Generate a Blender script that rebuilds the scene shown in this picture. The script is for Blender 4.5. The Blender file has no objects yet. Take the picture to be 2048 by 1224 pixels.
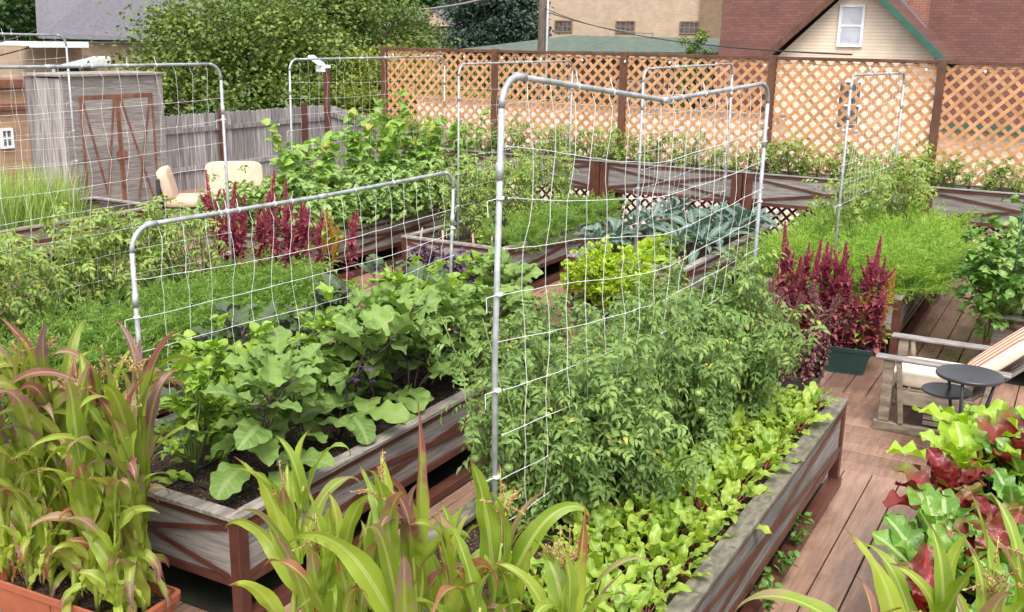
import bpy, math, random
import numpy as np
from mathutils import Vector, Matrix, Euler
S = bpy.context.scene
COL = S.collection
rs = np.random.RandomState(7)
PI = math.pi

# ------------------------------------------------------------ camera, sky, sun, exposure
cd = bpy.data.cameras.new("camera"); cam = bpy.data.objects.new("camera", cd); COL.objects.link(cam)
R = Matrix(((0.87155, -0.13778, 0.47056), (0.49, 0.21065, -0.84589), (0.01743, 0.9678, 0.2511)))
cam.matrix_world = Matrix.Translation((0, 0, 2.9)) @ R.to_4x4()
cd.sensor_width = 36; cd.lens = 36.14; cd.clip_start = 0.05; cd.clip_end = 600
S.camera = cam
SUN_E, SUN_R = math.radians(58), math.radians(145)
w = bpy.data.worlds.new("World"); S.world = w; w.use_nodes = True
nt = w.node_tree; bg = nt.nodes["Background"]
sky = nt.nodes.new("ShaderNodeTexSky"); sky.sky_type = 'NISHITA'; sky.sun_disc = False
sky.sun_elevation = SUN_E; sky.sun_rotation = SUN_R; sky.air_density = 1.4; sky.dust_density = 4.0
hs = nt.nodes.new("ShaderNodeHueSaturation"); hs.inputs['Saturation'].default_value = .22
nt.links.new(sky.outputs[0], hs.inputs['Color']); nt.links.new(hs.outputs[0], bg.inputs[0])
bg.inputs[1].default_value = 0.15
sl = bpy.data.lights.new("sun", 'SUN'); sl.energy = 1.35; sl.angle = math.radians(30); sl.color = (1, .95, .86)
so = bpy.data.objects.new("sun", sl); COL.objects.link(so)
sd = Vector((math.sin(SUN_R) * math.cos(SUN_E), math.cos(SUN_R) * math.cos(SUN_E), math.sin(SUN_E)))
so.rotation_euler = sd.to_track_quat('Z', 'Y').to_euler()
S.view_settings.view_transform = 'Standard'; S.view_settings.look = 'None'
S.view_settings.exposure = 1.08; S.view_settings.gamma = 1

# ------------------------------------------------------------ materials
def _m(name):
    m = bpy.data.materials.new(name); m.use_nodes = True
    t = m.node_tree; return m, t, t.nodes['Principled BSDF']
def _n(t, k, **kw):
    n = t.nodes.new(k)
    for a, b in kw.items(): setattr(n, a, b)
    return n
def c4(c): return (c[0], c[1], c[2], 1)
def mix(t, f, a, b, mode='MIX'):
    n = t.nodes.new('ShaderNodeMix'); n.data_type = 'RGBA'; n.blend_type = mode
    for i, v in ((0, f), (6, a), (7, b)):
        if isinstance(v, bpy.types.NodeSocket): t.links.new(v, n.inputs[i])
        elif i == 0: n.inputs[0].default_value = v
        else: n.inputs[i].default_value = c4(v)
    return n.outputs[2]
def math_(t, op, a, b=None, clamp=False):
    n = t.nodes.new('ShaderNodeMath'); n.operation = op; n.use_clamp = clamp
    for i, v in enumerate((a, b)):
        if v is None: continue
        if isinstance(v, bpy.types.NodeSocket): t.links.new(v, n.inputs[i])
        else: n.inputs[i].default_value = v
    return n.outputs[0]
def rng(t, v, a, b, c=0., d=1.):
    n = t.nodes.new('ShaderNodeMapRange'); t.links.new(v, n.inputs[0])
    for i, x in enumerate((a, b, c, d)): n.inputs[i + 1].default_value = x
    n.interpolation_type = 'SMOOTHSTEP'; return n.outputs[0]
def noise(t, co, scale, detail=4, stretch=None, rough=.6):
    if stretch:
        mp = t.nodes.new('ShaderNodeMapping'); mp.inputs['Scale'].default_value = stretch
        t.links.new(co, mp.inputs[0]); co = mp.outputs[0]
    n = t.nodes.new('ShaderNodeTexNoise'); n.inputs['Scale'].default_value = scale
    n.inputs['Detail'].default_value = detail; n.inputs['Roughness'].default_value = rough
    t.links.new(co, n.inputs['Vector']); return n.outputs[0]
def coord(t, k='Object'): return t.nodes.new('ShaderNodeTexCoord').outputs[k]
def bump(t, p, h, s, dist=.01):
    b = t.nodes.new('ShaderNodeBump'); b.inputs['Strength'].default_value = s; b.inputs['Distance'].default_value = dist
    t.links.new(h, b.inputs['Height']); t.links.new(b.outputs[0], p.inputs['Normal'])
def attr(t):
    a = t.nodes.new('ShaderNodeAttribute'); a.attribute_name = 'lc'
    s = t.nodes.new('ShaderNodeSeparateColor'); t.links.new(a.outputs['Color'], s.inputs[0]); return s.outputs
def surf(name, c1, c2, scale=4, stretch=None, rough=.6, metal=0, bmp=.3, c3=None, s3=20, rnd=0, dist=.004, spec=.5, lo=.35, hi=.65):
    m, t, p = _m(name); co = coord(t)
    n1 = noise(t, co, scale, 6, stretch)
    col = mix(t, rng(t, n1, lo, hi), c1, c2)
    if c3 is not None:
        n3 = noise(t, co, s3, 3); col = mix(t, rng(t, n3, .58, .68), col, c3)
    if rnd:
        a = attr(t); v = rng(t, a[2], 0, 1, 1 - rnd, 1 + rnd)
        h = t.nodes.new('ShaderNodeHueSaturation'); t.links.new(v, h.inputs['Value']); t.links.new(col, h.inputs['Color']); col = h.outputs[0]
    t.links.new(col, p.inputs['Base Color']); p.inputs['Roughness'].default_value = rough; p.inputs['Metallic'].default_value = metal
    p.inputs['Specular IOR Level'].default_value = spec
    if bmp: bump(t, p, noise(t, co, scale * 4, 6, stretch), bmp, dist)
    return m
def leafmat(name, ca, cb, mid=None, tip=None, tip2=None, t0=.45, rough=.45, trans=.3, veins=0, spec=.4, tipr=(.3, .8), crk=(60, .25, .003), streak=0, burn=0, patch=.8):
    m, t, p = _m(name); a = attr(t); co = coord(t)
    n1 = noise(t, co, 6, 3)
    f = math_(t, 'ADD', math_(t, 'MULTIPLY', a[2], .75), math_(t, 'MULTIPLY', rng(t, n1, .3, .7), .25))
    col = mix(t, f, ca, cb)
    if veins:
        wv = t.nodes.new('ShaderNodeTexWave'); wv.inputs['Scale'].default_value = 1; wv.bands_direction = 'X'
        cx = t.nodes.new('ShaderNodeCombineXYZ')
        t.links.new(math_(t, 'MULTIPLY', math_(t, 'SUBTRACT', a[0], math_(t, 'MULTIPLY', a[1], .18)), 2.6), cx.inputs[0])
        t.links.new(cx.outputs[0], wv.inputs[0])
        vf = math_(t, 'MULTIPLY', rng(t, wv.outputs[1], .8, 1.), veins)
        col = mix(t, vf, col, mid or ca)
    if tip is not None:
        r2 = math_(t, 'FRACT', math_(t, 'MULTIPLY', a[2], 7.31))
        tt = tip if tip2 is None else mix(t, math_(t, 'FRACT', math_(t, 'MULTIPLY', a[2], 13.7)), tip, tip2)
        s = math_(t, 'ADD', a[0], math_(t, 'MULTIPLY', math_(t, 'SUBTRACT', n1, .5), patch))
        s = math_(t, 'ADD', s, math_(t, 'MULTIPLY', math_(t, 'POWER', a[1], 3.), .22))
        f2 = math_(t, 'MULTIPLY', rng(t, s, t0, t0 + .35), rng(t, r2, *tipr), clamp=True)
        col = mix(t, f2, col, tt)
    if mid is not None:
        col = mix(t, rng(t, a[1], .1, .2, .8, 0.), col, mid)
    if streak:
        sn = math_(t, 'SINE', math_(t, 'MULTIPLY', a[1], 38)); col = mix(t, rng(t, sn, .2, 1, 0, streak), col, tuple(x * .62 for x in ca))
        col = mix(t, rng(t, noise(t, co, 28, 3), .60, .70, 0, .35), col, (.34, .27, .10))
    if burn: col = mix(t, rng(t, math_(t, 'ADD', a[0], math_(t, 'MULTIPLY', n1, .12)), .97, 1.03, 0, burn), col, (.20, .10, .045))
    t.links.new(col, p.inputs['Base Color']); p.inputs['Roughness'].default_value = rough
    p.inputs['Specular IOR Level'].default_value = spec
    bump(t, p, noise(t, co, crk[0], 3), crk[1], crk[2])
    tr = t.nodes.new('ShaderNodeBsdfTranslucent'); 
    tc = t.nodes.new('ShaderNodeHueSaturation'); tc.inputs['Saturation'].default_value = 1.15; tc.inputs['Value'].default_value = 1.5
    t.links.new(col, tc.inputs['Color']); t.links.new(tc.outputs[0], tr.inputs[0])
    ms = t.nodes.new('ShaderNodeMixShader'); ms.inputs[0].default_value = trans
    t.links.new(p.outputs[0], ms.inputs[1]); t.links.new(tr.outputs[0], ms.inputs[2])
    t.links.new(ms.outputs[0], t.nodes['Material Output'].inputs[0])
    return m
def brick(name, c1, c2, mortar, bw=.22, rh=.075, axis='X', ms=.012, rough=.85, squash=None):
    m, t, p = _m(name); co = coord(t)
    sp = t.nodes.new('ShaderNodeSeparateXYZ'); t.links.new(co, sp.inputs[0])
    cb = t.nodes.new('ShaderNodeCombineXYZ')
    t.links.new(sp.outputs[0 if axis == 'X' else 1], cb.inputs[0]); t.links.new(sp.outputs[2], cb.inputs[1])
    b = t.nodes.new('ShaderNodeTexBrick'); b.inputs['Scale'].default_value = 1
    b.inputs['Brick Width'].default_value = bw; b.inputs['Row Height'].default_value = rh; b.inputs['Mortar Size'].default_value = ms
    b.inputs['Color1'].default_value = c4(c1); b.inputs['Color2'].default_value = c4(c2); b.inputs['Mortar'].default_value = c4(mortar)
    t.links.new(cb.outputs[0], b.inputs[0])
    n = noise(t, co, 1.3, 5); col = mix(t, rng(t, n, .35, .7, 0, .35), b.outputs[0], tuple(x * .6 for x in c1))
    t.links.new(col, p.inputs['Base Color']); p.inputs['Roughness'].default_value = rough
    bump(t, p, b.outputs[1], -.3, .01); return m

M = {}
M['deck'] = None
def deckmat():
    m, t, p = _m('wet_deck_boards'); co = coord(t); a = attr(t)
    g = noise(t, co, 3, 8, (9, .8, 9), .7)
    col = mix(t, rng(t, g, .3, .7), (.20, .115, .08), (.35, .215, .155))
    v = rng(t, a[2], 0, 1, .78, 1.2)
    h = t.nodes.new('ShaderNodeHueSaturation'); t.links.new(v, h.inputs['Value']); t.links.new(col, h.inputs['Color'])
    big = noise(t, co, .9, 5)
    col = mix(t, rng(t, big, .5, .66, 0, .55), h.outputs[0], (.105, .055, .045))
    t.links.new(col, p.inputs['Base Color'])
    t.links.new(rng(t, big, .42, .6, .5, .24), p.inputs['Roughness'])
    bump(t, p, g, .35, .004); return m
M['deck'] = deckmat()
M['wood'] = surf('weathered_grey_wood', (.165, .145, .135), (.285, .26, .245), 3, (1, 1, 16), .75, rnd=.15)
M['woodx'] = surf('weathered_grey_wood_upright', (.16, .14, .135), (.33, .30, .295), 2.5, (9, 9, .6), .8, rnd=.25)
M['rim'] = surf('mossy_rim_wood', (.095, .085, .062), (.19, .17, .13), 8, (3, 1.2, 3), .75, c3=(.07, .075, .04), s3=12)
M['rimg'] = surf('grey_rim_wood', (.16, .135, .115), (.32, .29, .265), 6, (5, 1, 9), .7)
M['steel'] = surf('brown_painted_steel', (.075, .026, .018), (.12, .043, .03), 5, None, .4, bmp=.1)
M['soil'] = surf('dark_potting_soil', (.018, .011, .008), (.07, .042, .03), 30, None, .9, bmp=.9, c3=(.32, .26, .2), s3=95, dist=.02, spec=.2)
M['black'] = surf('black_rubber', (.012, .011, .01), (.035, .032, .03), 3, None, .6)
M['roof_and_shade'] = surf('black_roof_and_bed_shade', (.008, .008, .006), (.03, .035, .015), 2, None, .8)  # roof slab black, also used for the painted shade under the beds
def pipemat():
    m, t, p = _m('galvanised_pipe'); co = coord(t)
    col = mix(t, rng(t, noise(t, co, 14, 4), .35, .65), (.30, .32, .34), (.44, .46, .48))
    col = mix(t, rng(t, noise(t, co, 1.9, 3), .64, .70), col, (.19, .075, .035))
    t.links.new(col, p.inputs['Base Color']); p.inputs['Metallic'].default_value = .35; p.inputs['Roughness'].default_value = .42; return m
M['pipe'] = pipemat()
M['net'] = surf('white_nylon_cord', (.55, .55, .54), (.62, .62, .61), 4, None, .5, bmp=0)
M['brown'] = surf('brown_fence_paint', (.085, .032, .018), (.13, .055, .032), 6, (1, 1, .4), .6, bmp=.15)
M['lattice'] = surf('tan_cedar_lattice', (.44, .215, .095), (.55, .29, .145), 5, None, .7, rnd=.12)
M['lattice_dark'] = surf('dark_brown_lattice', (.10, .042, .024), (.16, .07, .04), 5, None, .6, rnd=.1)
M['rust'] = surf('rusty_iron', (.13, .045, .025), (.22, .09, .05), 9, None, .6)
M['terra'] = surf('terracotta_plastic', (.30, .085, .042), (.38, .12, .06), 3, None, .42, bmp=.05)
M['teal'] = surf('dark_teal_plastic', (.008, .028, .026), (.014, .042, .038), 3, None, .4, bmp=.05)
M['char'] = surf('charcoal_plastic', (.03, .032, .035), (.055, .055, .06), 3, None, .4, bmp=.05)
M['cream'] = brick('cream_lap_siding', (.78, .62, .48), (.84, .70, .56), (.52, .40, .30), 40, .11, ms=.008)
M['creamw'] = brick('pinkish_block_wall', (.78, .62, .55), (.84, .70, .63), (.56, .43, .38), .4, .2, ms=.012)
M['tanb'] = brick('tan_brick', (.46, .33, .22), (.54, .41, .29), (.46, .36, .28), .24, .08)
M['orangeb'] = brick('orange_brick', (.36, .19, .10), (.45, .27, .16), (.36, .26, .18), .24, .08, 'Y')
M['tanby'] = brick('tan_brick_gable', (.40, .27, .17), (.48, .34, .22), (.40, .30, .22), .24, .08, 'Y')
M['redb'] = brick('red_brick', (.22, .075, .05), (.30, .11, .075), (.28, .18, .14), .24, .08)
M['pilb'] = brick('brown_brick', (.22, .14, .08), (.28, .19, .11), (.2, .14, .1), .24, .08)
M['broof'] = brick('brown_shingles', (.085, .03, .022), (.125, .048, .036), (.06, .022, .018), .3, .10, ms=.010, rough=.9)
M['groof'] = surf('grey_shingles', (.10, .095, .11), (.17, .16, .18), 6, (9, 1, 9), .9, bmp=.4)
M['grroof'] = surf('dull_green_roofing', (.06, .085, .065), (.10, .13, .10), 3, None, .85)
M['white'] = surf('white_paint', (.72, .72, .72), (.8, .8, .8), 3, None, .5, bmp=.05)
M['glassw'] = surf('curtained_window_pane', (.42, .44, .5), (.55, .56, .6), 2, None, .12, bmp=0)
M['glassd'] = surf('dark_window_pane', (.05, .055, .06), (.13, .13, .14), 5, None, .12, bmp=0)
M['greentrim'] = surf('green_trim_paint', (.025, .085, .06), (.035, .11, .08), 4, None, .5)
M['dkwall'] = surf('dark_brown_boards', (.035, .025, .02), (.08, .05, .035), 1.5, (6, 6, .5), .85)
M['street'] = surf('street_asphalt', (.05, .05, .05), (.09, .085, .08), .6, None, .9)
M['bark'] = surf('tree_bark', (.07, .05, .035), (.13, .10, .075), 5, (4, 4, .6), .9)
M['chairw'] = surf('weathered_chair_wood', (.15, .115, .08), (.31, .26, .2), 4, (1.5, 5, 5), .7)
M['chairg'] = surf('grey_chair_arm', (.16, .145, .14), (.29, .27, .26), 4, (1.5, 8, 8), .6)
M['cush'] = surf('cream_cushion_cloth', (.66, .54, .43), (.74, .62, .50), 5, None, .85)
M['tanc'] = surf('tan_cushion_cloth', (.50, .37, .27), (.56, .43, .32), 5, None, .85)
M['table'] = surf('dark_table_plastic', (.022, .022, .028), (.04, .04, .05), 3, None, .35, bmp=.05)
M['bwood'] = surf('varnished_brown_wood', (.24, .085, .035), (.34, .14, .06), 3, (1, 6, 6), .4)
M['stake'] = surf('pale_wood_stake', (.55, .36, .22), (.62, .43, .28), 4, None, .7)
M['bulb'] = surf('clear_bulb_glass', (.6, .6, .6), (.8, .8, .8), 2, None, .1, bmp=0)
def stripes():
    m, t, p = _m('striped_cushion_cloth'); co = coord(t)
    sp = t.nodes.new('ShaderNodeSeparateXYZ'); t.links.new(co, sp.inputs[0])
    f = math_(t, 'FRACT', math_(t, 'ADD', math_(t, 'MULTIPLY', sp.outputs[1], 8), .5))
    s1 = rng(t, f, .48, .52); 
    f2 = math_(t, 'FRACT', math_(t, 'ADD', math_(t, 'MULTIPLY', sp.outputs[1], 21), .25))
    col = mix(t, s1, (.76, .64, .48), (.55, .17, .11))
    t.links.new(col, p.inputs['Base Color']); p.inputs['Roughness'].default_value = .85
    bump(t, p, noise(t, co, 90, 2), .2, .002); return m
M['stripe'] = stripes()
# leaves
M['corn'] = leafmat('corn_leaf', (.19, .29, .035), (.37, .46, .06), (.46, .52, .16), (.34, .10, .06), (.36, .20, .20), .44, .42, .35, tipr=(.25, .65), streak=.4, burn=.9, patch=1.3)
M['cornr'] = leafmat('purple_corn_leaf', (.19, .26, .035), (.32, .39, .055), (.38, .40, .12), (.30, .06, .06), (.24, .13, .17), .36, .42, .35, tipr=(.1, .45), streak=.4, burn=.9, patch=1.4)
M['cornstem'] = surf('corn_stalk', (.24, .28, .05), (.36, .40, .09), 4, (1, 1, .3), .45)
M['tassel'] = leafmat('corn_tassel', (.36, .22, .10), (.55, .48, .16), None, (.30, .10, .10), None, .3, .6, .2)
M['egg'] = leafmat('eggplant_leaf', (.095, .175, .032), (.20, .31, .065), (.23, .30, .11), None, None, .5, .6, .2, .5, crk=(40, .5, .006))
M['eggd'] = leafmat('dark_eggplant_leaf', (.045, .085, .035), (.10, .16, .06), (.12, .09, .10), None, None, .5, .55, .22, .3)
M['eggstem'] = surf('purple_stem', (.05, .025, .035), (.10, .055, .06), 9, None, .5)
M['flower'] = leafmat('purple_flower', (.26, .12, .42), (.36, .20, .52), None, None, None, .5, .6, .3)
M['yellow'] = leafmat('yellow_flower', (.62, .50, .06), (.7, .6, .12), None, None, None, .5, .6, .3)
M['pep'] = leafmat('pepper_leaf', (.16, .28, .03), (.31, .44, .06), (.30, .40, .1), None, None, .5, .35, .3)
M['pepd'] = leafmat('deep_pepper_leaf', (.07, .17, .03), (.14, .27, .045), (.16, .26, .06), None, None, .5, .35, .25)
M['gstem'] = surf('green_stem', (.12, .17, .05), (.2, .26, .08), 9, None, .5)
M['beet'] = leafmat('beet_leaf', (.15, .27, .03), (.38, .50, .065), (.34, .42, .12), (.52, .46, .08), None, .85, .35, .33, .25, tipr=(.6, 1))
M['beetstem'] = surf('red_beet_stalk', (.24, .04, .045), (.32, .10, .05), 9, None, .4)
M['tom'] = leafmat('tomato_leaf', (.075, .15, .035), (.25, .36, .085), (.20, .28, .11), (.5, .42, .08), None, .2, .6, .22, tipr=(.95, 1))
M['toml'] = leafmat('light_tomato_leaf', (.15, .23, .045), (.30, .40, .09), (.25, .34, .1), (.55, .42, .04), None, .2, .55, .25, tipr=(.9, 1))
M['fruit'] = surf('green_fruit', (.18, .28, .07), (.28, .38, .12), 3, None, .25, bmp=0)
M['fruity'] = surf('pale_yellow_fruit', (.50, .48, .12), (.6, .58, .2), 3, None, .25, bmp=0)
M['car'] = leafmat('carrot_top', (.155, .285, .04), (.35, .49, .09), None, None, None, .5, .6, .35)
M['card'] = leafmat('deep_carrot_top', (.10, .20, .035), (.27, .39, .08), None, None, None, .5, .6, .35)
M['chive'] = leafmat('chive_blade', (.18, .30, .06), (.34, .46, .12), None, (.5, .45, .15), None, .6, .5, .25, tipr=(.6, 1))
M['amr'] = leafmat('amaranth_plume', (.22, .03, .06), (.46, .10, .17), None, None, None, .5, .65, .3)
M['amo'] = leafmat('orange_amaranth_plume', (.42, .17, .05), (.46, .38, .07), None, None, None, .5, .65, .3)
M['aml'] = leafmat('amaranth_leaf', (.22, .04, .06), (.32, .10, .11), (.3, .06, .08), None, None, .5, .5, .3)
M['amd'] = leafmat('dusky_amaranth_leaf', (.13, .05, .06), (.25, .12, .12), None, (.36, .2, .16), None, .5, .5, .25)
M['bean'] = leafmat('bean_leaf', (.15, .26, .065), (.33, .44, .14), (.28, .4, .14), None, None, .5, .45, .28)
M['vine'] = leafmat('vine_leaf', (.13, .27, .045), (.30, .45, .08), (.3, .4, .1), (.5, .38, .06), None, .1, .45, .3, tipr=(.95, 1))
M['kale'] = leafmat('blue_kale_leaf', (.06, .115, .08), (.14, .21, .165), (.24, .31, .26), None, None, .5, .5, .15)
M['ckale'] = leafmat('curly_kale_leaf', (.10, .20, .11), (.23, .37, .23), (.3, .42, .28), None, None, .5, .5, .15)
M['let'] = leafmat('lime_lettuce_leaf', (.28, .42, .03), (.44, .56, .05), (.5, .58, .15), None, None, .5, .4, .35)
M['chardg'] = leafmat('green_chard_leaf', (.08, .20, .03), (.20, .36, .05), (.42, .5, .25), None, None, .5, .36, .28, .12, crk=(26, .8, .012))
M['chardl'] = leafmat('lime_chard_leaf', (.24, .40, .03), (.38, .52, .05), (.5, .58, .2), None, None, .5, .36, .33, .12, crk=(26, .8, .012))
M['chardr'] = leafmat('red_chard_leaf', (.10, .014, .018), (.23, .045, .03), (.32, .02, .03), (.14, .15, .02), None, .55, .34, .22, .2, tipr=(.5, .9), crk=(26, .8, .012))
M['basil'] = leafmat('purple_basil_leaf', (.035, .015, .04), (.11, .05, .11), None, None, None, .5, .35, .15)
M['maple'] = leafmat('maple_leaf', (.035, .07, .014), (.22, .29, .06), None, None, None, .5, .5, .22)
M['darkt'] = leafmat('dark_tree_leaf', (.02, .055, .012), (.06, .12, .02), None, None, None, .5, .5, .25)
M['spruce'] = leafmat('spruce_needles', (.03, .06, .04), (.075, .12, .085), None, None, None, .5, .6, .15)
M['olive'] = leafmat('olive_tree_leaf', (.10, .14, .02), (.26, .30, .04), None, None, None, .5, .5, .3)

# ------------------------------------------------------------ mesh builder
class MB:
    def __init__(s): s.v = []; s.f = []; s.a = []; s.n = 0
    def add(s, V, F, A=None):
        V = np.asarray(V, float).reshape(-1, 3); F = np.asarray(F, int)
        if A is None: A = np.tile([0, 1, rs.rand(), 1], (len(V), 1))
        s.v.append(V); s.a.append(A); s.f.append(F + s.n); s.n += len(V)
    def mesh(s, name, smooth=False):
        me = bpy.data.meshes.new(name)
        V = np.concatenate(s.v); A = np.concatenate(s.a)
        loops = np.concatenate([f.ravel() for f in s.f]); tot = np.concatenate([np.full(len(f), f.shape[1]) for f in s.f])
        me.vertices.add(len(V)); me.vertices.foreach_set('co', V.ravel())
        me.loops.add(len(loops)); me.loops.foreach_set('vertex_index', loops.astype(np.int32))
        me.polygons.add(len(tot)); st = np.concatenate([[0], np.cumsum(tot)[:-1]])
        me.polygons.foreach_set('loop_start', st.astype(np.int32)); me.polygons.foreach_set('loop_total', tot.astype(np.int32))
        me.polygons.foreach_set('use_smooth', np.full(len(tot), smooth))
        at = me.attributes.new('lc', 'FLOAT_COLOR', 'POINT'); at.data.foreach_set('color', A.astype(np.float32).ravel())
        me.update(calc_edges=True); return me
    def obj(s, name, mat, parent=None, smooth=False, bevel=0):
        me = s.mesh(name, smooth); me.materials.append(mat)
        o = bpy.data.objects.new(name, me); COL.objects.link(o)
        if parent is not None: o.parent = parent
        if bevel:
            b = o.modifiers.new('bevel', 'BEVEL'); b.width = bevel; b.segments = 1; b.limit_method = 'ANGLE'
        return o
    # --- shapes
    def box(s, x0, x1, y0, y1, z0, z1, Rm=None, o=(0, 0, 0), r=None):
        V = np.array([[x, y, z] for x in (x0, x1) for y in (y0, y1) for z in (z0, z1)], float)
        if Rm is not None: V = V @ np.array(Rm).T
        V = V + np.array(o)
        F = [[0, 1, 3, 2], [4, 6, 7, 5], [0, 4, 5, 1], [2, 3, 7, 6], [0, 2, 6, 4], [1, 5, 7, 3]]
        s.add(V, F, None if r is None else np.tile([0, 1, r, 1], (8, 1))); return s
    def bar(s, a, b, wd, th, up=(0, 0, 1), r=None):
        a = np.array(a, float); b = np.array(b, float); d = b - a; L = np.linalg.norm(d); d /= L
        sx = np.cross(d, up); sx /= np.linalg.norm(sx); u = np.cross(sx, d)
        return s.box(0, L, -wd / 2, wd / 2, -th / 2, th / 2, np.array([d, sx, u]).T, a, r)
    def tube(s, P, r, k=8, rnd=None, cap=True):
        P = np.array(P, float); n = len(P); r = np.full(n, r) if np.isscalar(r) else np.array(r)
        T = np.gradient(P, axis=0); T /= np.linalg.norm(T, axis=1)[:, None] + 1e-9
        ref = np.array([0, 0, 1.]) if abs(T[0][2]) < .9 else np.array([1., 0, 0])
        V = []; A = []
        rr = rs.rand() if rnd is None else rnd
        for i in range(n):
            a = np.cross(T[i], ref); a /= np.linalg.norm(a) + 1e-9; b = np.cross(T[i], a); ref = np.cross(a, T[i])
            for j in range(k):
                th = 2 * PI * j / k; V.append(P[i] + r[i] * (math.cos(th) * a + math.sin(th) * b))
        F = [[i * k + j, i * k + (j + 1) % k, (i + 1) * k + (j + 1) % k, (i + 1) * k + j] for i in range(n - 1) for j in range(k)]
        base = s.n
        s.add(V, F, np.tile([0, 1, rr, 1], (len(V), 1)))
        if cap:
            s.f.append(np.array([[base + j for j in range(k)][::-1]])); s.f.append(np.array([[base + (n - 1) * k + j for j in range(k)]]))
        return s
    def prism(s, pts, vec):
        pts = np.array(pts, float); n = len(pts); V = np.vstack([pts, pts + np.array(vec)])
        b = s.n; s.add(V, [[i, (i + 1) % n, n + (i + 1) % n, n + i] for i in range(n)])
        s.f.append(np.array([[b + i for i in range(n)][::-1]])); s.f.append(np.array([[b + n + i for i in range(n)]])); return s
    def ball(s, c, r, k=8, sq=(1, 1, 1), e=1.0, Rm=None):
        V = []; 
        f = lambda x: math.copysign(abs(x) ** e, x)
        for i in range(k + 1):
            ph = -PI / 2 + PI * i / k
            for j in range(2 * k):
                th = PI * j / k
                V.append((f(math.cos(ph)) * f(math.cos(th)) * sq[0] * r, f(math.cos(ph)) * f(math.sin(th)) * sq[1] * r, f(math.sin(ph)) * sq[2] * r))
        V = np.array(V)
        if Rm is not None: V = V @ np.array(Rm).T
        K = 2 * k
        s.add(V + np.array(c), [[i * K + j, i * K + (j + 1) % K, (i + 1) * K + (j + 1) % K, (i + 1) * K + j] for i in range(k) for j in range(K)])
        return s
def nz(a): return a / (np.linalg.norm(a, axis=-1, keepdims=True) + 1e-9)
def leaves(mb, P, D, U, L, W, prof, bend=.8, nc=2, fold=.2, twist=0., wave=0., wf=3., rnd=None, bp=1.3):
    P = np.atleast_2d(P).astype(float); N = len(P)
    bc = lambda x: np.broadcast_to(np.asarray(x, float), (N,))
    D = nz(np.broadcast_to(D, (N, 3))); U = np.broadcast_to(U, (N, 3)); U = nz(U - (U * D).sum(1)[:, None] * D); Sd = np.cross(D, U)
    L, W, bend, twist, fold = map(bc, (L, W, bend, twist, fold)); rnd = rs.rand(N) if rnd is None else bc(rnd)
    prof = np.array(prof); ns = len(prof) - 1; s = np.linspace(0, 1, ns + 1)
    a = bend[:, None] * s ** bp
    d = np.cos(a)[..., None] * D[:, None] - np.sin(a)[..., None] * U[:, None]
    n = np.cos(a)[..., None] * U[:, None] + np.sin(a)[..., None] * D[:, None]
    C = np.zeros((N, ns + 1, 3)); C[:, 1:] = np.cumsum((d[:, 1:] + d[:, :-1]) / 2, 1) * (L[:, None, None] / ns); C += P[:, None]
    tw = twist[:, None] * s
    side = np.cos(tw)[..., None] * Sd[:, None] + np.sin(tw)[..., None] * n; nn = np.cos(tw)[..., None] * n - np.sin(tw)[..., None] * Sd[:, None]
    u = np.linspace(-1, 1, nc + 1)
    wd = W[:, None] * prof
    ph = rs.rand(N) * 6.28
    wv = wave * np.sin(2 * PI * wf * s[None, :, None] + ph[:, None, None] + 1.3 * np.sign(u)) * np.abs(u) ** 1.5
    V = C[:, :, None] + side[:, :, None] * (wd[..., None] * u)[..., None] + nn[:, :, None] * ((fold[:, None, None] * np.abs(u) + wv) * W[:, None, None] * (prof[None, :, None] ** .5))[..., None]
    A = np.ones((N, ns + 1, nc + 1, 4)); A[..., 0] = s[None, :, None]; A[..., 1] = np.abs(u); A[..., 2] = rnd[:, None, None]
    i, j = np.meshgrid(np.arange(ns), np.arange(nc), indexing='ij'); q = (i * (nc + 1) + j).ravel()
    F = np.stack([q, q + 1, q + nc + 2, q + nc + 1], 1); F = (F[None] + (np.arange(N) * (ns + 1) * (nc + 1))[:, None, None]).reshape(-1, 4)
    mb.add(V, F, A.reshape(-1, 4))
OV = [.08, .8, 1, .8, .4, .03]; OV3 = [.15, 1, .62, .03]; LN = [.5, .9, 1, .9, .7, .35, .04]
def compound(mb, P, D, U, L, npair=3, ll=.35, lw=.12, bend=1., prof=OV3, rach=True, ang=1.0, rnd=None, lb=.6):
    P = np.atleast_2d(P); N = len(P); D = nz(np.broadcast_to(D, (N, 3))); U = np.broadcast_to(U, (N, 3)); U = nz(U - (U * D).sum(1)[:, None] * D); Sd = np.cross(D, U)
    L = np.broadcast_to(L, (N,)); bend = np.broadcast_to(bend, (N,)); rnd = rs.rand(N) if rnd is None else rnd
    for k in range(npair + 1):
        s = .3 + .7 * k / npair
        sub = np.linspace(0, s, 6); a = bend[:, None] * sub
        C = P + (np.cos(a).mean(1)[:, None] * D - np.sin(a).mean(1)[:, None] * U) * (L * s)[:, None]
        ae = (bend * s)[:, None]; d = np.cos(ae) * D - np.sin(ae) * U; n = np.cos(ae) * U + np.sin(ae) * D
        sc = 1 - .35 * abs(s - .65)
        for sg in ((1, -1) if k < npair else (0,)):
            g = ang if sg else 0
            dd = d * math.cos(g) + Sd * math.sin(g) * sg + rs.randn(N, 3) * .12
            leaves(mb, C, dd, n + rs.randn(N, 3) * .25, L * ll * sc * (1.25 if sg == 0 else 1), L * lw * sc, prof, lb + rs.rand(N) * .6, fold=.25, rnd=np.clip(rnd + rs.randn(N) * .12, 0, 1))
    if rach: leaves(mb, P, D, U, L, .0022, [1, 1, .8, .5], bend, nc=1, fold=0, rnd=rnd, bp=1)

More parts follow.
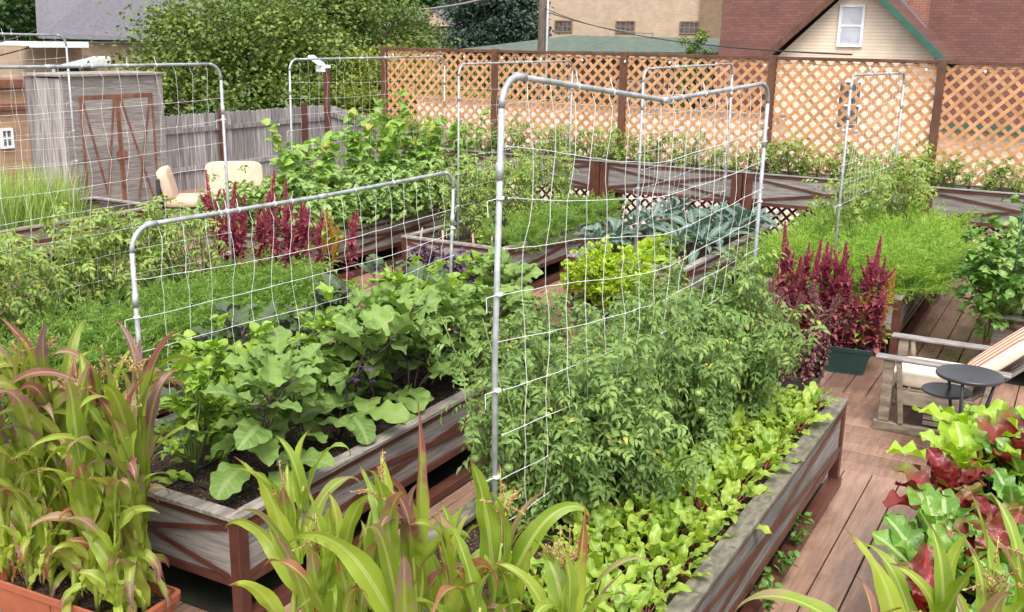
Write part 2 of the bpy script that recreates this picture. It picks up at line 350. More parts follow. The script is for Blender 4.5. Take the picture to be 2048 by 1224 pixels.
def tag(o, label=None, cat=None, group=None, kind=None):
    if label: o['label'] = label
    if cat: o['category'] = cat
    if group: o['group'] = group
    if kind: o['kind'] = kind
    return o
def empty(name, loc, label, cat, group=None, rz=0, sc=1):
    o = bpy.data.objects.new(name, None); COL.objects.link(o); o.location = loc; o.rotation_euler = (0, 0, rz)
    o.scale = sc if hasattr(sc, '__len__') else (sc,) * 3; o.empty_display_size = .1
    return tag(o, label, cat, group)
def inst(proto, name, loc, label, cat, group=None, rz=0, sc=1, tilt=(0, 0)):
    """proto: list of (part name, mesh) or (part name, mesh, list of sub entries)."""
    o = empty(name, loc, label, cat, group, rz, sc); o.rotation_euler = (tilt[0], tilt[1], rz)
    for e in proto:
        c = bpy.data.objects.new(e[0], e[1]); COL.objects.link(c); c.parent = o
    return o
def pm(mb, name, mat, smooth=True):
    me = mb.mesh(name, smooth); me.materials.append(mat); return (name, me)
NUM = ['first', 'second', 'third', 'fourth', 'fifth', 'sixth', 'seventh', 'eighth', 'ninth', 'tenth', 'eleventh', 'twelfth', 'thirteenth', 'fourteenth', 'fifteenth', 'sixteenth', 'seventeenth', 'eighteenth', 'nineteenth', 'twentieth', 'twenty-first', 'twenty-second', 'twenty-third', 'twenty-fourth', 'twenty-fifth', 'twenty-sixth']

# ------------------------------------------------------------ ground and deck
mb = MB(); mb.box(-300, 300, -60, 500, -3.7, -3.5); tag(mb.obj('street_ground', M['street']), kind='structure')
mb = MB(); mb.box(-17.5, 5, .3, 14.75, -.5, -.06); tag(mb.obj('roof_slab', M['roof_and_shade']), kind='structure')
mb = MB()
x = -17.0
while x < 4.6:
    for (ya, yb) in ((.5, 3.7), (3.704, 7.046), (8.754, 11.7), (11.704, 14.6)):
        if x < -15 and ya > 8: pass
        mb.box(x + .003, x + .182, ya, yb, -.035, rs.uniform(-.0015, .0015), r=rs.rand())
    x += .188
y = 7.05
while y < 8.7:
    for (xa, xb) in ((-17, -12.2), (-12.196, -7.5), (-7.496, -3.1), (-3.096, .9), (.904, 4.6)):
        mb.box(xa, xb, y + .003, y + .18, -.035, rs.uniform(-.0015, .0015), r=rs.rand())
    y += .189
tag(mb.obj('deck', M['deck'], bevel=.003), kind='structure')

# ------------------------------------------------------------ raised beds
def soilmesh(x0, x1, y0, y1, z):
    mb = MB(); nx = max(8, int((x1 - x0) / .06)); ny = max(8, int((y1 - y0) / .06))
    X, Y = np.meshgrid(np.linspace(x0, x1, nx), np.linspace(y0, y1, ny), indexing='ij')
    Z = z + rs.randn(nx, ny) * .008 + .012 * np.sin(X * 7 + 1) * np.sin(Y * 5)
    V = np.stack([X, Y, Z], -1).reshape(-1, 3); i, j = np.meshgrid(np.arange(nx - 1), np.arange(ny - 1), indexing='ij'); q = (i * ny + j).ravel()
    mb.add(V, np.stack([q, q + ny, q + ny + 1, q + 1], 1)); return mb
def bed(x0, x1, y0, y1, label, zt=.62, zb=.28, rimm='rimg', group='raised beds', floor=0, xb=True, skid=True, name='raised_bed', drip=True, rimw=.085, lw=.064, rt=.028):
    cx, cy = (x0 + x1) / 2, (y0 + y1) / 2; hx, hy = (x1 - x0) / 2, (y1 - y0) / 2
    o = empty(name, (cx, cy, floor), label, 'planter' if name != 'raised_bed' else 'raised bed', group)
    zt -= floor; zb -= floor
    sm = soilmesh(-hx + .045, hx - .045, -hy + .045, hy - .045, zt - .06); sm.obj('soil', M['soil'], o)
    mb = MB()
    for sg in (-1, 1):
        mb.box(-hx - .015, hx + .015, *sorted((sg * (hy + .015), sg * (hy + .015 - rimw))), zt - rt, zt)
        mb.box(*sorted((sg * (hx + .017), sg * (hx + .015 - rimw))), -hy - .015 + rimw + .001, hy + .015 - rimw - .001, zt - rt, zt + .001)
    mb.obj('rim', M[rimm], o, bevel=.004)
    hgt = zt - .03 - zb
    for sg in (-1, 1):      # long sides and ends
        mb = MB(); mb.box(*sorted((sg * (hx - .004), sg * (hx - .04))), -hy + .042, hy - .042, zb, zb + hgt * .5 - .001); mb.box(*sorted((sg * (hx - .004), sg * (hx - .04))), -hy + .042, hy - .042, zb + hgt * .5 + .001, zb + hgt); mb.obj('side_panel', M['wood'], o, bevel=.002)
        mb = MB(); mb.box(-hx + .006, hx - .006, *sorted((sg * (hy - .004), sg * (hy - .04))), zb, zb + hgt); mb.obj('end_panel', M['wood'], o, bevel=.002)
        mb = MB(); mb.box(*sorted((sg * (hx + .004), sg * (hx - .003))), -hy + .05, hy - .05, zt - .06, zt - .03); mb.box(*sorted((sg * (hx + .006), sg * (hx - .04))), -hy + .05, hy - .05, zb - .045, zb - .001); mb.obj('side_rail', M['steel'], o)
        mb = MB(); mb.box(-hx + .05, hx - .05, *sorted((sg * (hy + .004), sg * (hy - .003))), zt - .06, zt - .03); mb.box(-hx + .05, hx - .05, *sorted((sg * (hy + .006), sg * (hy - .04))), zb - .045, zb - .001); mb.obj('end_rail', M['steel'], o)
        X = sg * (hx + .0065); a, b = zb + .01, zt - .07
        for q, (za, zc) in enumerate(((a, b), (b, a))):
            mb = MB(); mb.bar((X + sg * .003 * q, -hy + .06, za), (X + sg * .003 * q, hy - .06, zc), .004, .034, (0, 0, 1)); mb.obj('brace', M['steel'], o)
        Y = sg * (hy + .0065)
        if xb:
            for q, (za, zc) in enumerate(((a, b), (b, a))):
                mb = MB(); mb.bar((-hx + .06, Y + sg * .003 * q, za), (hx - .06, Y + sg * .003 * q, zc), .004, .03, (0, 0, 1)); mb.obj('brace', M['steel'], o)
    if xb == 2:
        for sgx in (-1, 1):
            mb = MB(); mb.bar((0, -hy - .011, zb + .17), (sgx * (hx - .12), -hy - .011, zt - .07 if sgx > 0 else zb + .02), .005, .034, (0, 0, 1)); mb.obj('brace', M['steel'], o)
        for sgx in (-1, 1): mb = MB(); mb.box(*sorted((sgx * (hx - .04), sgx * (hx - .13))), -hy - .018, -hy - .012, 0, zt - .03); mb.obj('front_plate', M['steel'], o)
    ys = (-hy + .03, 0, hy - .03) if hy > 1 else (-hy + .03, hy - .03)
    for sx in (-1, 1):
        for yy in ys:
            mb = MB()
            if yy == 0: mb.box(*sorted((sx * (hx - .05), sx * (hx - .1))), -.03, .03, 0, zb - .046)
            else: mb.box(*sorted((sx * (hx + .012), sx * (hx + .012 - lw))), yy - .036, yy + .036, 0, zt - .03)
            mb.obj('leg', M['steel'], o, bevel=.003)
        if skid:
            mb = MB(); mb.box(*sorted((sx * (hx - .055), sx * (hx + .03))), -hy, hy, .008, .07); mb.obj('base_beam', M['steel'], o, bevel=.004)
    if skid:
        mb = MB(); mb.box(cx - hx + .04, cx + hx - .04, cy - hy + .04, cy + hy - .04, .003, .006); tag(mb.obj('underbed_shade_sheet', M['roof_and_shade']), kind='structure')  # black sheet laid over the decking, standing in for shade below the bed
    if drip:
        mb = MB()
        for k, xx in enumerate(np.linspace(-hx + .25, hx - .25, 3)):
            yy = np.linspace(-hy + .15, hy - .1, 30); P = np.stack([xx + .03 * np.sin(yy * 3 + k), yy, np.full(30, zt - .052)], 1); mb.tube(P, .006, 6)
        xx = np.linspace(-hx + .12, hx - .12, 16); mb.tube(np.stack([xx, -hy + .16 + .10 * np.cos(xx * 2.2), np.full(16, zt - .047)], 1), .006, 6)
        mb.obj('drip_line', M['black'], o, True)
    return o
bed(-2.5, -1.2, 3.1, 6.75, 'weathered bed with tomatoes and beets under the tallest front trellis', rimm='rim', rimw=.1)
bed(-4.72, -3.385, 3.36, 6.75, 'weathered bed of eggplants and peppers behind the terracotta corn pot')
bed(-6.95, -5.6, 3.3, 6.75, 'bed at left edge filled with carrots and tomatoes')
bed(-12.35, -11.0, 6.2, 9.85, 'bed of tall chives and onions in front of the shed')
bed(-9.3, -7.8, 8.9, 13.1, 'bed overflowing with beans in front of the grey picket fence')
bed(-7.0, -5.6, 9.87, 13.1, 'bed with stakes along its rim behind the purple basil pot')
bed(-4.86, -3.5, 10.0, 13.1, 'bed of blue kale and lettuce behind the lime green mound')
bed(-2.67, -1.37, 9.95, 13.1, 'bed of feathery carrots behind the red amaranth')
bed(-.5, .8, 3.5, 6.4, 'bed of chard and curly kale at the right front', rimm='rim')
bed(-.6, .7, 9.75, 12.8, 'bed of leafy peppers beyond the striped chair')
for k, (a, b, l) in enumerate(((-10.75, -8.62, 'leftmost'), (-8.58, -6.32, 'second from the left'), (-6.28, -4.16, 'middle'), (-4.12, -1.84, 'fourth from the left'), (-1.80, .55, 'rightmost'))):
    bed(a, b, 13.92, 14.42, l + ' raised planter box along the lattice fence', 1.19, .79, group='planter boxes along the lattice fence', rimm='wood', xb=2, skid=False, name='planter_box', drip=False, lw=.12, rt=.02, rimw=.05)

# ------------------------------------------------------------ lattice fence
FX = [-10.63, -8.46, -6.24, -4.01, -1.82, .4]; FY = 14.53
fence = empty('lattice_fence', (-5, FY, 0), 'tan diamond lattice fence with brown posts along the back of the deck', 'fence')
def latt(mb, x0, x1, z0, z1, y, pitch=.168, wd=.046, th=.007):
    for lay, sg in enumerate((1, -1)):
        c = (x0 - (z1 - z0)) if sg == 1 else x0
        cend = x1 if sg == 1 else x1 + (z1 - z0)
        while c < cend:
            pts = []      # line x = c + sg*(z-z0)
            za, zb_ = z0, z1
            if sg == 1: za = max(z0, z0 + x0 - c); zb_ = min(z1, z0 + x1 - c)
            else: za = max(z0, z0 + c - x1); zb_ = min(z1, z0 + c - x0)
            if zb_ - za > .05:
                mb.bar((c + sg * (za - z0), y + lay * (th + .0005), za), (c + sg * (zb_ - z0), y + lay * (th + .0005), zb_), th, wd, (0, 0, 1), r=rs.rand())
            c += pitch
ox = -5
for k in range(5):
    a, b = FX[k] + .045 - ox, FX[k + 1] - .045 - ox
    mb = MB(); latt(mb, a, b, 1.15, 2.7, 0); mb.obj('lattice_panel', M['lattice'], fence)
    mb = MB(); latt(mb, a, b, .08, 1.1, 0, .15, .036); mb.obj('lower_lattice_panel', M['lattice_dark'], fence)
    mb = MB(); mb.box(a, b, -.02, .025, 2.69, 2.735); mb.obj('top_rail', M['brown'], fence, bevel=.003)
    mb = MB(); mb.box(a, b, -.02, .025, 1.08, 1.16); mb.box(a, b, -.02, .025, .03, .09); mb.obj('rail', M['brown'], fence, bevel=.003)
for x in FX:
    mb = MB(); mb.box(x - ox - .05, x - ox + .05, -.055, .045, 0, 2.75); mb.obj('post', M['brown'], fence, bevel=.004)
# string of small lamps along the top rail
ls = empty('light_string', (-5, 14.45, 2.7), 'thin string of small clear bulbs hung along the lattice fence top', 'string lights')
mb = MB(); mb2 = MB(); P = []
for i in range(111):
    x = -10.6 + i * .1; P.append((x + 5, .0, -.035 - .03 * abs(math.sin(i * .45))))
mb.tube(P, .003, 4); mb.obj('cord', M['black'], ls)
for i in range(2, 110, 7):
    mb2 = MB(); x, y, z = P[i]; mb2.ball((x, y, z - .03), .017, 5, (1, 1, 1.4)); mb2.obj('bulb', M['bulb'], ls, True)

# ------------------------------------------------------------ picket fence, shed, lamp post
pf = empty('picket_fence', (-15, 13.2, 0), 'grey weathered dog-eared picket fence beside the shed', 'fence')
mb = MB(); y = 0; 
while y < 5.0:
    h = 1.42 + rs.uniform(-.012, .012); wd = .135
    mb.prism([(0, y, -.3), (0, y + wd, -.3), (0, y + wd, h - .03), (0, y + wd - .03, h), (0, y + .03, h), (0, y, h - .03)], (-.018, 0, 0)); 
    mb.a[-1][:, 2] = rs.rand(); y += wd + .008
mb.obj('pickets', M['woodx'], pf)
for z in (1.08, .35): mb = MB(); mb.box(.002, .04, 0, 5.0, z, z + .09); mb.obj('rail', M['woodx'], pf)
for yy in (1.75, 4.2): mb = MB(); mb.box(.042, .13, yy, yy + .09, -.1, 1.5); mb.obj('post', M['steel'], pf)
pf2 = empty('picket_fence', (-15, 18.3, 0), 'short grey picket fence section turning away behind the climbing vine', 'fence')
mb = MB(); xx = 0
while xx < 3.4:
    h = 1.42 - xx * .18
    mb.prism([(xx, 0, -.3), (xx + .135, 0, -.3), (xx + .135, 0, h - .03), (xx + .1, 0, h), (xx + .03, 0, h), (xx, 0, h - .03)], (0, .018, 0)); mb.a[-1][:, 2] = rs.rand(); xx += .143
mb.obj('pickets', M['woodx'], pf2)
mb = MB(); mb.bar((0, -.03, 1.25), (3.4, -.03, .6), .05, .1); mb.obj('rail', M['woodx'], pf2)

sh = empty('shed', (-14.4, 11.05, 0), 'grey weathered wooden shed with rusty-braced double doors', 'shed')
mb = MB()
for k in range(11):
    z0 = -.05 + k * .21; mb.box(-.03, 0, 0, 2.02, z0, min(z0 + .206, 2.2), r=rs.rand())
mb.obj('front_wall', M['wood'], sh, bevel=.003)
mb = MB(); yy = -.9
while yy < -.04: mb.box(yy, min(yy + .145, -.032), -.02, 0, -.05, 2.17, r=rs.rand()); yy += .15
mb.box(-.9, -.04, 2.0, 2.02, -.05, 2.17); mb.box(-.92, -.9, 0, 2.02, -.05, 2.17)
mb.obj('side_wall', M['woodx'], sh)
mb = MB(); mb.box(-.98, .06, -.06, 2.1, 2.2, 2.235); mb.obj('roof', M['rimg'], sh)
for q in (0, 1.9): mb = MB(); mb.box(.001, .03, q, q + .12, 0, 2.19); mb.obj('corner_board', M['wood'], sh)
for k in range(2):
    y0 = .27 + k * .76; d = MB()
    for q in range(9): d.box(.002, .03, y0 + .01, y0 + .74, .05 + q * .2, .246 + q * .2, r=rs.rand())
    do = d.obj('door', M['wood'], sh, bevel=.002)
    f = MB(); X = .034
    f.bar((X, y0 + .02, .05), (X, y0 + .02, 1.84), .008, .04, (0, 1, 0)); f.bar((X, y0 + .73, .05), (X, y0 + .73, 1.84), .008, .04, (0, 1, 0))
    f.bar((X, y0, 1.86), (X, y0 + .75, 1.86), .01, .06, (0, 0, 1)); f.obj('door_frame', M['rust'], do)
    for (a, b) in (((.06, 1.83), (.45, .1)), ((.68, 1.83), (.4, .1))) if k == 0 else (((.06, 1.83), (.62, .1)), ((.68, 1.83), (.3, .1))):
        f = MB(); f.bar((X + .004 + .006 * (a[0] > .3), y0 + a[0], a[1]), (X + .004 + .006 * (a[0] > .3), y0 + b[0], b[1]), .005, .035, (0, 0, 1)); f.obj('door_brace', M['rust'], do)
    f = MB(); f.box(.036, .06, y0 + (.66 if k == 0 else .06), y0 + (.7 if k == 0 else .1), .8, .95); f.obj('handle', M['rust'], do)

lp = empty('floodlight_post', (-13.1, 16, 0), 'brown post topped by a white floodlight above the picket fence', 'lamp post')
mb = MB(); mb.box(-.045, .045, -.045, .045, -.2, 2.3); mb.obj('post', M['steel'], lp)
mb = MB(); mb.bar((-.05, -.05, 2.35), (-.3, -.1, 2.52), .2, .06, (0, 0, 1)); mb.box(-.2, .02, -.08, .0, 2.22, 2.34); h = mb.obj('lamp_head', M['white'], lp, bevel=.012)
mb = MB(); mb.box(-.1, .06, -.07, .06, 2.3, 2.36); mb.obj('bracket', M['white'], lp)

# ------------------------------------------------------------ trellises
def trellis(P, z0, label, nb=.75, r=.0128, cell=(.17, .19), skip=.32, couple=(.5,), netx=.02, y_out=0):
    """P: list of top pipe points, the first and last stand above the poles."""
    P = [np.array(p, float) for p in P]; o = empty('trellis', (P[0][0], P[0][1], z0), label, 'trellis', 'pipe trellises with white netting')
    O = np.array([P[0][0], P[0][1], z0]); Q = [p - O for p in P]; n = len(Q)
    R_ = .13
    def elbow(c, d):        # from the vertical up into direction d
        base = c - np.array([0, 0, R_]); return [base + R_ * (1 - math.cos(t)) * d + np.array([0, 0, R_ * math.sin(t)]) for t in np.linspace(0, PI / 2, 8)]
    d0 = nz(Q[1] - Q[0]); d1 = nz(Q[-2] - Q[-1])
    for c, d in ((Q[0], d0), (Q[-1], d1)):
        bend = .012 * rs.randn()
        mb = MB(); mb.tube([(c[0], c[1], 0), (c[0] + bend, c[1], c[2] * .5), c - np.array([0, 0, R_])], r, 10); mb.obj('pole', M['pipe'], o, True)
        mb = MB(); mb.tube(elbow(c, d), r * 1.02, 10); mb.obj('elbow', M['pipe'], o, True)
        mb = MB(); zc = c[2] - R_ - .28; mb.tube([(c[0] + bend * .4, c[1], zc), (c[0] + bend * .35, c[1], zc + .07)], r * 1.25, 10); mb.obj('coupling', M['pipe'], o, True)
    top = [Q[0] + d0 * R_] + Q[1:-1] + [Q[-1] + d1 * R_]
    mb = MB(); TT = []
    for a, b in zip(top[:-1], top[1:]):
        for t in np.linspace(0, 1, 8)[:-1]: TT.append(a + (b - a) * t)
    TT.append(top[-1]); TT = np.array(TT)
    mb.tube(TT, r, 10); mb.obj('top_pipe', M['pipe'], o, True)
    for k in range(1, n - 1):
        mb = MB(); d = nz(Q[k + 1] - Q[k]); mb.tube([Q[k] - d * .04, Q[k] + d * .04], r * 1.28, 10); mb.obj('coupling', M['pipe'], o, True)
    mb = MB(); mb.tube([top[0] - d0 * .03, top[0] + d0 * .04], r * 1.25, 10); mb.obj('coupling', M['pipe'], o, True)
    # netting
    L = np.linalg.norm(Q[-1][:2] - Q[0][:2]); cum = [0]
    for a, b in zip(Q[:-1], Q[1:]): cum.append(cum[-1] + np.linalg.norm(b[:2] - a[:2]))
    def topz(s): return [np.interp(s, cum, [q[i] for q in Q]) for i in range(3)]
    nv = int(L / cell[0]); ss = np.linspace(.0, L, nv + 1); zt = np.mean([q[2] for q in Q]); H = zt - (nb - z0 if nb > z0 else 0)
    nr = int((zt - (nb - z0)) / cell[1])
    f1, f2, f3 = rs.rand(3) * 6
    def pt(s, row):        # row 0 is just below the top pipe
        x, y, z = topz(s); e = math.sin(PI * s / L)
        zz = z - .05 - (.03 + .05 * e * (1 if row else 0)) - row * cell[1] * (1 - .05 * e) + .006 * math.sin(s * 3 + row * 2 + f1)
        dx = netx + .018 * math.sin(s * 2.1 + row * .9 + f2) * min(1, row / 2) + .005 * rs.randn()
        ds = .02 * math.sin(row * 1.7 + s * 6 + f3)
        dd = (Q[-1] - Q[0]) / L
        return np.array([x, y, zz]) + dd * ds + np.array([dx, 0, 0])
    G = [[pt(s, r_) for s in ss] for r_ in range(nr + 1)]
    mb = MB(); rc = .0018 if P[0][1] < 5 and P[0][0] > -5 else .0014
    for r_ in range(1, nr + 1): 
        pts = G[r_]; sm = []
        for a, b in zip(pts[:-1], pts[1:]): sm += [a, (a + b) / 2 + rs.randn(3) * .0015]
        mb.tube(sm + [pts[-1]], rc, 4)
    for j in range(nv + 1):
        col = [topz(ss[j])] + [G[r_][j] for r_ in range(nr + 1)]
        sm = []
        for a, b in zip(col[:-1], col[1:]): a = np.array(a); sm += [a, (a + b) / 2 + rs.randn(3) * .005]
        if j % nv: sm.append(col[-1]); mb.tube(sm[:], rc * .9, 4)
    for r_ in range(1, nr + 1):
        for j in range(nv + 1): mb.ball(G[r_][j], .005, 3)
    mb.obj('net', M['net'], o)
    for k in range(7):
        mb = MB(); t = rs.randint(2, len(TT) - 2); d = nz(TT[t] - TT[t - 1]); c = TT[t] + d * rs.uniform(-.1, .1)
        mb.tube([c - d * .005, c + d * .005], r * 1.3, 8); mb.tube([c + np.array([0, 0, r]), c + np.array([rs.uniform(-.02, .03), 0, r + .05])], .0025, 4)
        mb.obj('cable_tie', M['net'], o)
    for c in (Q[0], Q[-1]):
        for r_ in range(2, nr + 1, 2):
            mb = MB(); z = G[r_][0][2]; mb.tube([(c[0], c[1], z - .005), (c[0], c[1], z + .006)], r * 1.35, 8); mb.tube([(c[0], c[1] - r, z), (c[0] - .03, c[1] - .05, z - .01), (c[0] - .02, c[1] - .06, z - .07)], .002, 4)
            mb.obj('cable_tie', M['net'], o)
    return o
trellis([(-2.02, 3.52, 2.77), (-1.955, 5.1, 2.61), (-1.86, 6.68, 2.66)], .45, 'tallest front trellis, its sagging pipe rising above the tomatoes', .85, cell=(.18, .2))
trellis([(-4.12, 3.48, 1.96), (-4.15, 5.0, 1.93), (-4.17, 6.55, 1.93)], .45, 'low front trellis with netting over the eggplant bed', .85)
trellis([(-6.35, 3.25, 2.67), (-6.36, 4.8, 2.66), (-6.4, 6.45, 2.66)], .45, 'tall trellis at left with its pipe crossing before the shed', .75)
trellis([(-11.55, 6.4, 2.87), (-11.55, 8.98, 2.85)], .45, 'trellis in the chive bed at the far left edge', .8)
trellis([(-8.5, 9.7, 2.62), (-8.5, 13.1, 2.64)], .45, 'trellis carrying the climbing vine beside the floodlight post', 1.1)
trellis([(-6.3, 10.0, 2.62), (-6.35, 13.0, 2.63)], .45, 'far trellis over the bed with wooden stakes', 1.1)
trellis([(-4.1, 10.05, 2.63), (-4.1, 13.0, 2.65)], .45, 'far trellis above the blue kale bed', 1.0)
trellis([(-2.05, 10.15, 2.63), (-2.02, 12.95, 2.6)], .45, 'far trellis above the feathery carrot bed', 1.3)

# ------------------------------------------------------------ plant prototypes
def sph(N, e0, e1):     # directions with elevation range (degrees)
    az = rs.rand(N) * 2 * PI; el = np.radians(rs.uniform(e0, e1, N)); return np.stack([np.cos(el) * np.cos(az), np.cos(el) * np.sin(az), np.sin(el)], 1)
UP = np.array([0, 0, 1.])
CP = [.55, .68, .8, .9, .96, 1, 1, 1, .97, .93, .88, .82, .76, .68, .6, .52, .42, .32, .22, .12, .03]
def corn(h, nl, mat, seed, tassel=True, spread=.14, Lr=(.5, .85), droop=(1.5, 2.9), extra=()):
    rs.seed(seed); out = []
    t = np.linspace(0, 1, 8); lean = rs.randn(2) * .08 * h
    S_ = np.stack([lean[0] * t ** 1.5, lean[1] * t ** 1.5, h * t], 1)
    mb = MB(); mb.tube(S_, .014 - .009 * t, 8); out.append(pm(mb, 'stalk', M['cornstem']))
    az0 = rs.rand() * 6; mb = MB()
    for i in range(nl):
        f = .06 + .9 * i / nl; b = np.array([np.interp(f, t, S_[:, k]) for k in range(3)])
        az = az0 + PI * (i % 2) + rs.randn() * .5; el = math.radians(rs.uniform(62, 86))
        D = np.array([math.cos(az) * math.cos(el), math.sin(az) * math.cos(el), math.sin(el)]); U = -np.cross(np.cross(D, UP), D); U = U if U[2] > 0 else -U
        L = rs.uniform(*Lr) * h * (.75 + .5 * math.sin(PI * f)); 
        leaves(mb, b, D, U, L, rs.uniform(.028, .050), CP, rs.uniform(*droop), 4, .25, rs.randn() * 1.5, .2, rs.uniform(2, 5), bp=rs.uniform(1.6, 5.5), rnd=min(1, max(0, rs.normal(.75 - .6 * f, .3))))
    for i in range(5):      # limp lower leaves hanging by the stalk
        az = rs.rand() * 6.28; leaves(mb, S_[0] + [0, 0, rs.uniform(.05, .35) * h], [math.cos(az), math.sin(az), rs.uniform(.2, 1.)], UP, h * rs.uniform(.18, .34), rs.uniform(.014, .028), CP, rs.uniform(2., 3.), 4, .5, rs.randn() * 2, .3, 5, bp=.9, rnd=rs.uniform(.75, 1))
    for (b_, d_, u_, L_, W_, be_, rn_) in extra: leaves(mb, np.array(b_) * [1, 1, h], d_, u_, L_, W_, CP, be_, 4, .35, .3, .12, 3, bp=2, rnd=rn_)
    # upright sheath leaves at the top
    for i in range(2):
        D = sph(1, 72, 88)[0]; leaves(mb, S_[-1] - [0, 0, .1], D, [math.cos(i * 3), math.sin(i * 3), 0], h * .4, .03, CP, .9, 4, .5, .5, .1, bp=3)
    out.append(pm(mb, 'leaves', mat))
    if tassel:
        mb = MB(); top = S_[-1]
        for k in range(7):
            D = np.array([0, 0, 1.]) if k == 0 else sph(1, 35, 70)[0]; L = .2 if k == 0 else .13
            n = 34; tt = rs.rand(n)[:, None]; P = top + [0, 0, .1] + D * tt * L + UP * -.04 * tt ** 2
            leaves(mb, P, D + rs.randn(n, 3) * .8, rs.randn(n, 3), .012, .0028, [.4, 1, .2], .3, 1)
            mb.tube([top + [0, 0, .06], top + [0, 0, .1] + D * L * .5, top + [0, 0, .1] + D * L * .98 - UP * .04], .0016, 4)
        mb.tube([top - [0, 0, .03], top + [0, 0, .1]], .003, 5)
        out.append(pm(mb, 'tassel', M['tassel']))
    return out
def eggplant(seed, mat, sc=1., fl=2):
    rs.seed(seed); st = MB(); lf = MB(); out = []; nodes = []
    h = rs.uniform(.42, .54)
    def branch(a, d, L, r, dep):
        b = a + d * L; m = (a + b) / 2 + rs.randn(3) * .015; st.tube([a, m, b], [r, r * .85, r * .65], 6)
        for k in range(3):
            f = .35 + .3 * k; nodes.append((a + (b - a) * f, d, dep))
        if dep < 2:
            for k in range(2 if dep else 3):
                az = rs.rand() * 6.28; dd = nz(d * .8 + np.array([math.cos(az), math.sin(az), .25]) * .6); branch(b, dd, L * rs.uniform(.6, .8), r * .65, dep + 1)
        else: nodes.append((b, d, 3)); nodes.append((b, d, 3))
    branch(np.zeros(3), nz(np.array([rs.randn() * .1, rs.randn() * .1, 1])), h * .5, .007, 0)
    s = np.linspace(0, 1, 19); prof = np.sin(PI * (s * .96 + .04) ** .75) ** .6 * (1 + .13 * np.sin(s * 24 + rs.rand() * 6)); prof[0] = .1; prof[-1] = .05
    lp_ = np.sin(PI * (s * .97 + .03) ** .85) ** .45 * (1 + .08 * np.sin(s * 22)); lp_[0] = .15; lp_[-1] = .12
    for k in range(7):
        az = k * .9 + rs.rand() * .5; q = np.array([math.cos(az), math.sin(az), 0]) * rs.uniform(.07, .15) + [0, 0, rs.uniform(.06, .2)]
        st.tube([(0, 0, .05), q * .6 + [0, 0, .03], q], [.004, .003, .0025], 5); L = rs.uniform(.17, .23) * sc
        leaves(lf, q, [math.cos(az), math.sin(az), rs.uniform(-.1, .5)], UP, L, L * rs.uniform(.32, .40), lp_, rs.uniform(.4, 1.4), 6, rs.uniform(.0, .25), rs.randn() * .3, .14, 2.6)
    for (p, d, dep) in nodes:
        if rs.rand() < .1 and dep < 1: continue
        az = rs.rand() * 6.28; D = nz(np.array([math.cos(az), math.sin(az), rs.uniform(.1, .8) if dep < 2 else rs.uniform(.3, 1.6)])); pl = rs.uniform(.03, .08); q = p + D * pl
        st.tube([p, (p + q) / 2 + [0, 0, .004], q], [.0028, .0024, .002], 4)
        U = nz(UP + rs.randn(3) * .25); L = rs.uniform(.11, .19) * (1 if dep < 3 else .6) * sc
        leaves(lf, q, D, U, L, L * rs.uniform(.30, .38), prof, rs.uniform(.4, 1.5), 6, rs.uniform(.05, .45), rs.randn() * .4, .16, 3.3)
    out.append(pm(st, 'stem', M['eggstem'])); out.append(pm(lf, 'leaves', mat))
    for k in range(fl):
        p, d, _ = nodes[rs.randint(len(nodes))]; fb = MB(); c = p + np.array([rs.randn() * .04, rs.randn() * .04, -.0])
        az = np.arange(5) * 1.256; leaves(fb, np.tile(c, (5, 1)), np.stack([np.cos(az), np.sin(az), az * 0 - .2], 1), UP, .026, .011, OV3, .5, 2); fb.tube([c - [0, 0, .004], p], .0018, 4)
        out.append(pm(fb, 'flower', M['flower']))
    return out
def bushy(seed, mat, n, h, r, L, wr=.34, stem='gstem', prof=OV, bend=1.1, e=(-10, 60), cl=5):
    rs.seed(seed); st = MB(); lf = MB(); tips = []
    for k in range(9):
        d = sph(1, 35, 85)[0]; b = d * np.array([r, r, h]) * rs.uniform(.7, 1.); b[2] = max(b[2], .35 * h); m = b * .5 + [0, 0, h * .1]; st.tube([(0, 0, 0), m, b], [.005, .004, .002], 5)
        tips += [(b, .2), (m * .8 + b * .2, .4), (m * .3 + b * .7, .3), (b * .8 + m * .2, .3)]
    P = []; 
    for k in range(n // cl):
        c, sp = tips[rs.randint(len(tips))]; c = c + rs.randn(3) * np.array([r, r, h]) * .2; c[2] = max(c[2], .03)
        P += [c + rs.randn(3) * .012 for _ in range(cl)]
    P = np.array(P); D = sph(len(P), *e); out_ = P * np.array([1, 1, .2]); D = nz(D + nz(out_) * .5)
    LL = L * rs.uniform(.6, 1.15, len(P)); leaves(lf, P, D, UP + rs.randn(len(P), 3) * .3, LL, LL * wr, prof, bend * rs.uniform(.4, 1.4, len(P)), 4 if L > .05 else 2, .22, rs.randn(len(P)) * .3, .05)
    return [pm(st, 'stem', M[stem]), pm(lf, 'leaves', mat)]
CHP = [.12, .45, .75, .92, 1, 1, .95, .85, .62, .25]
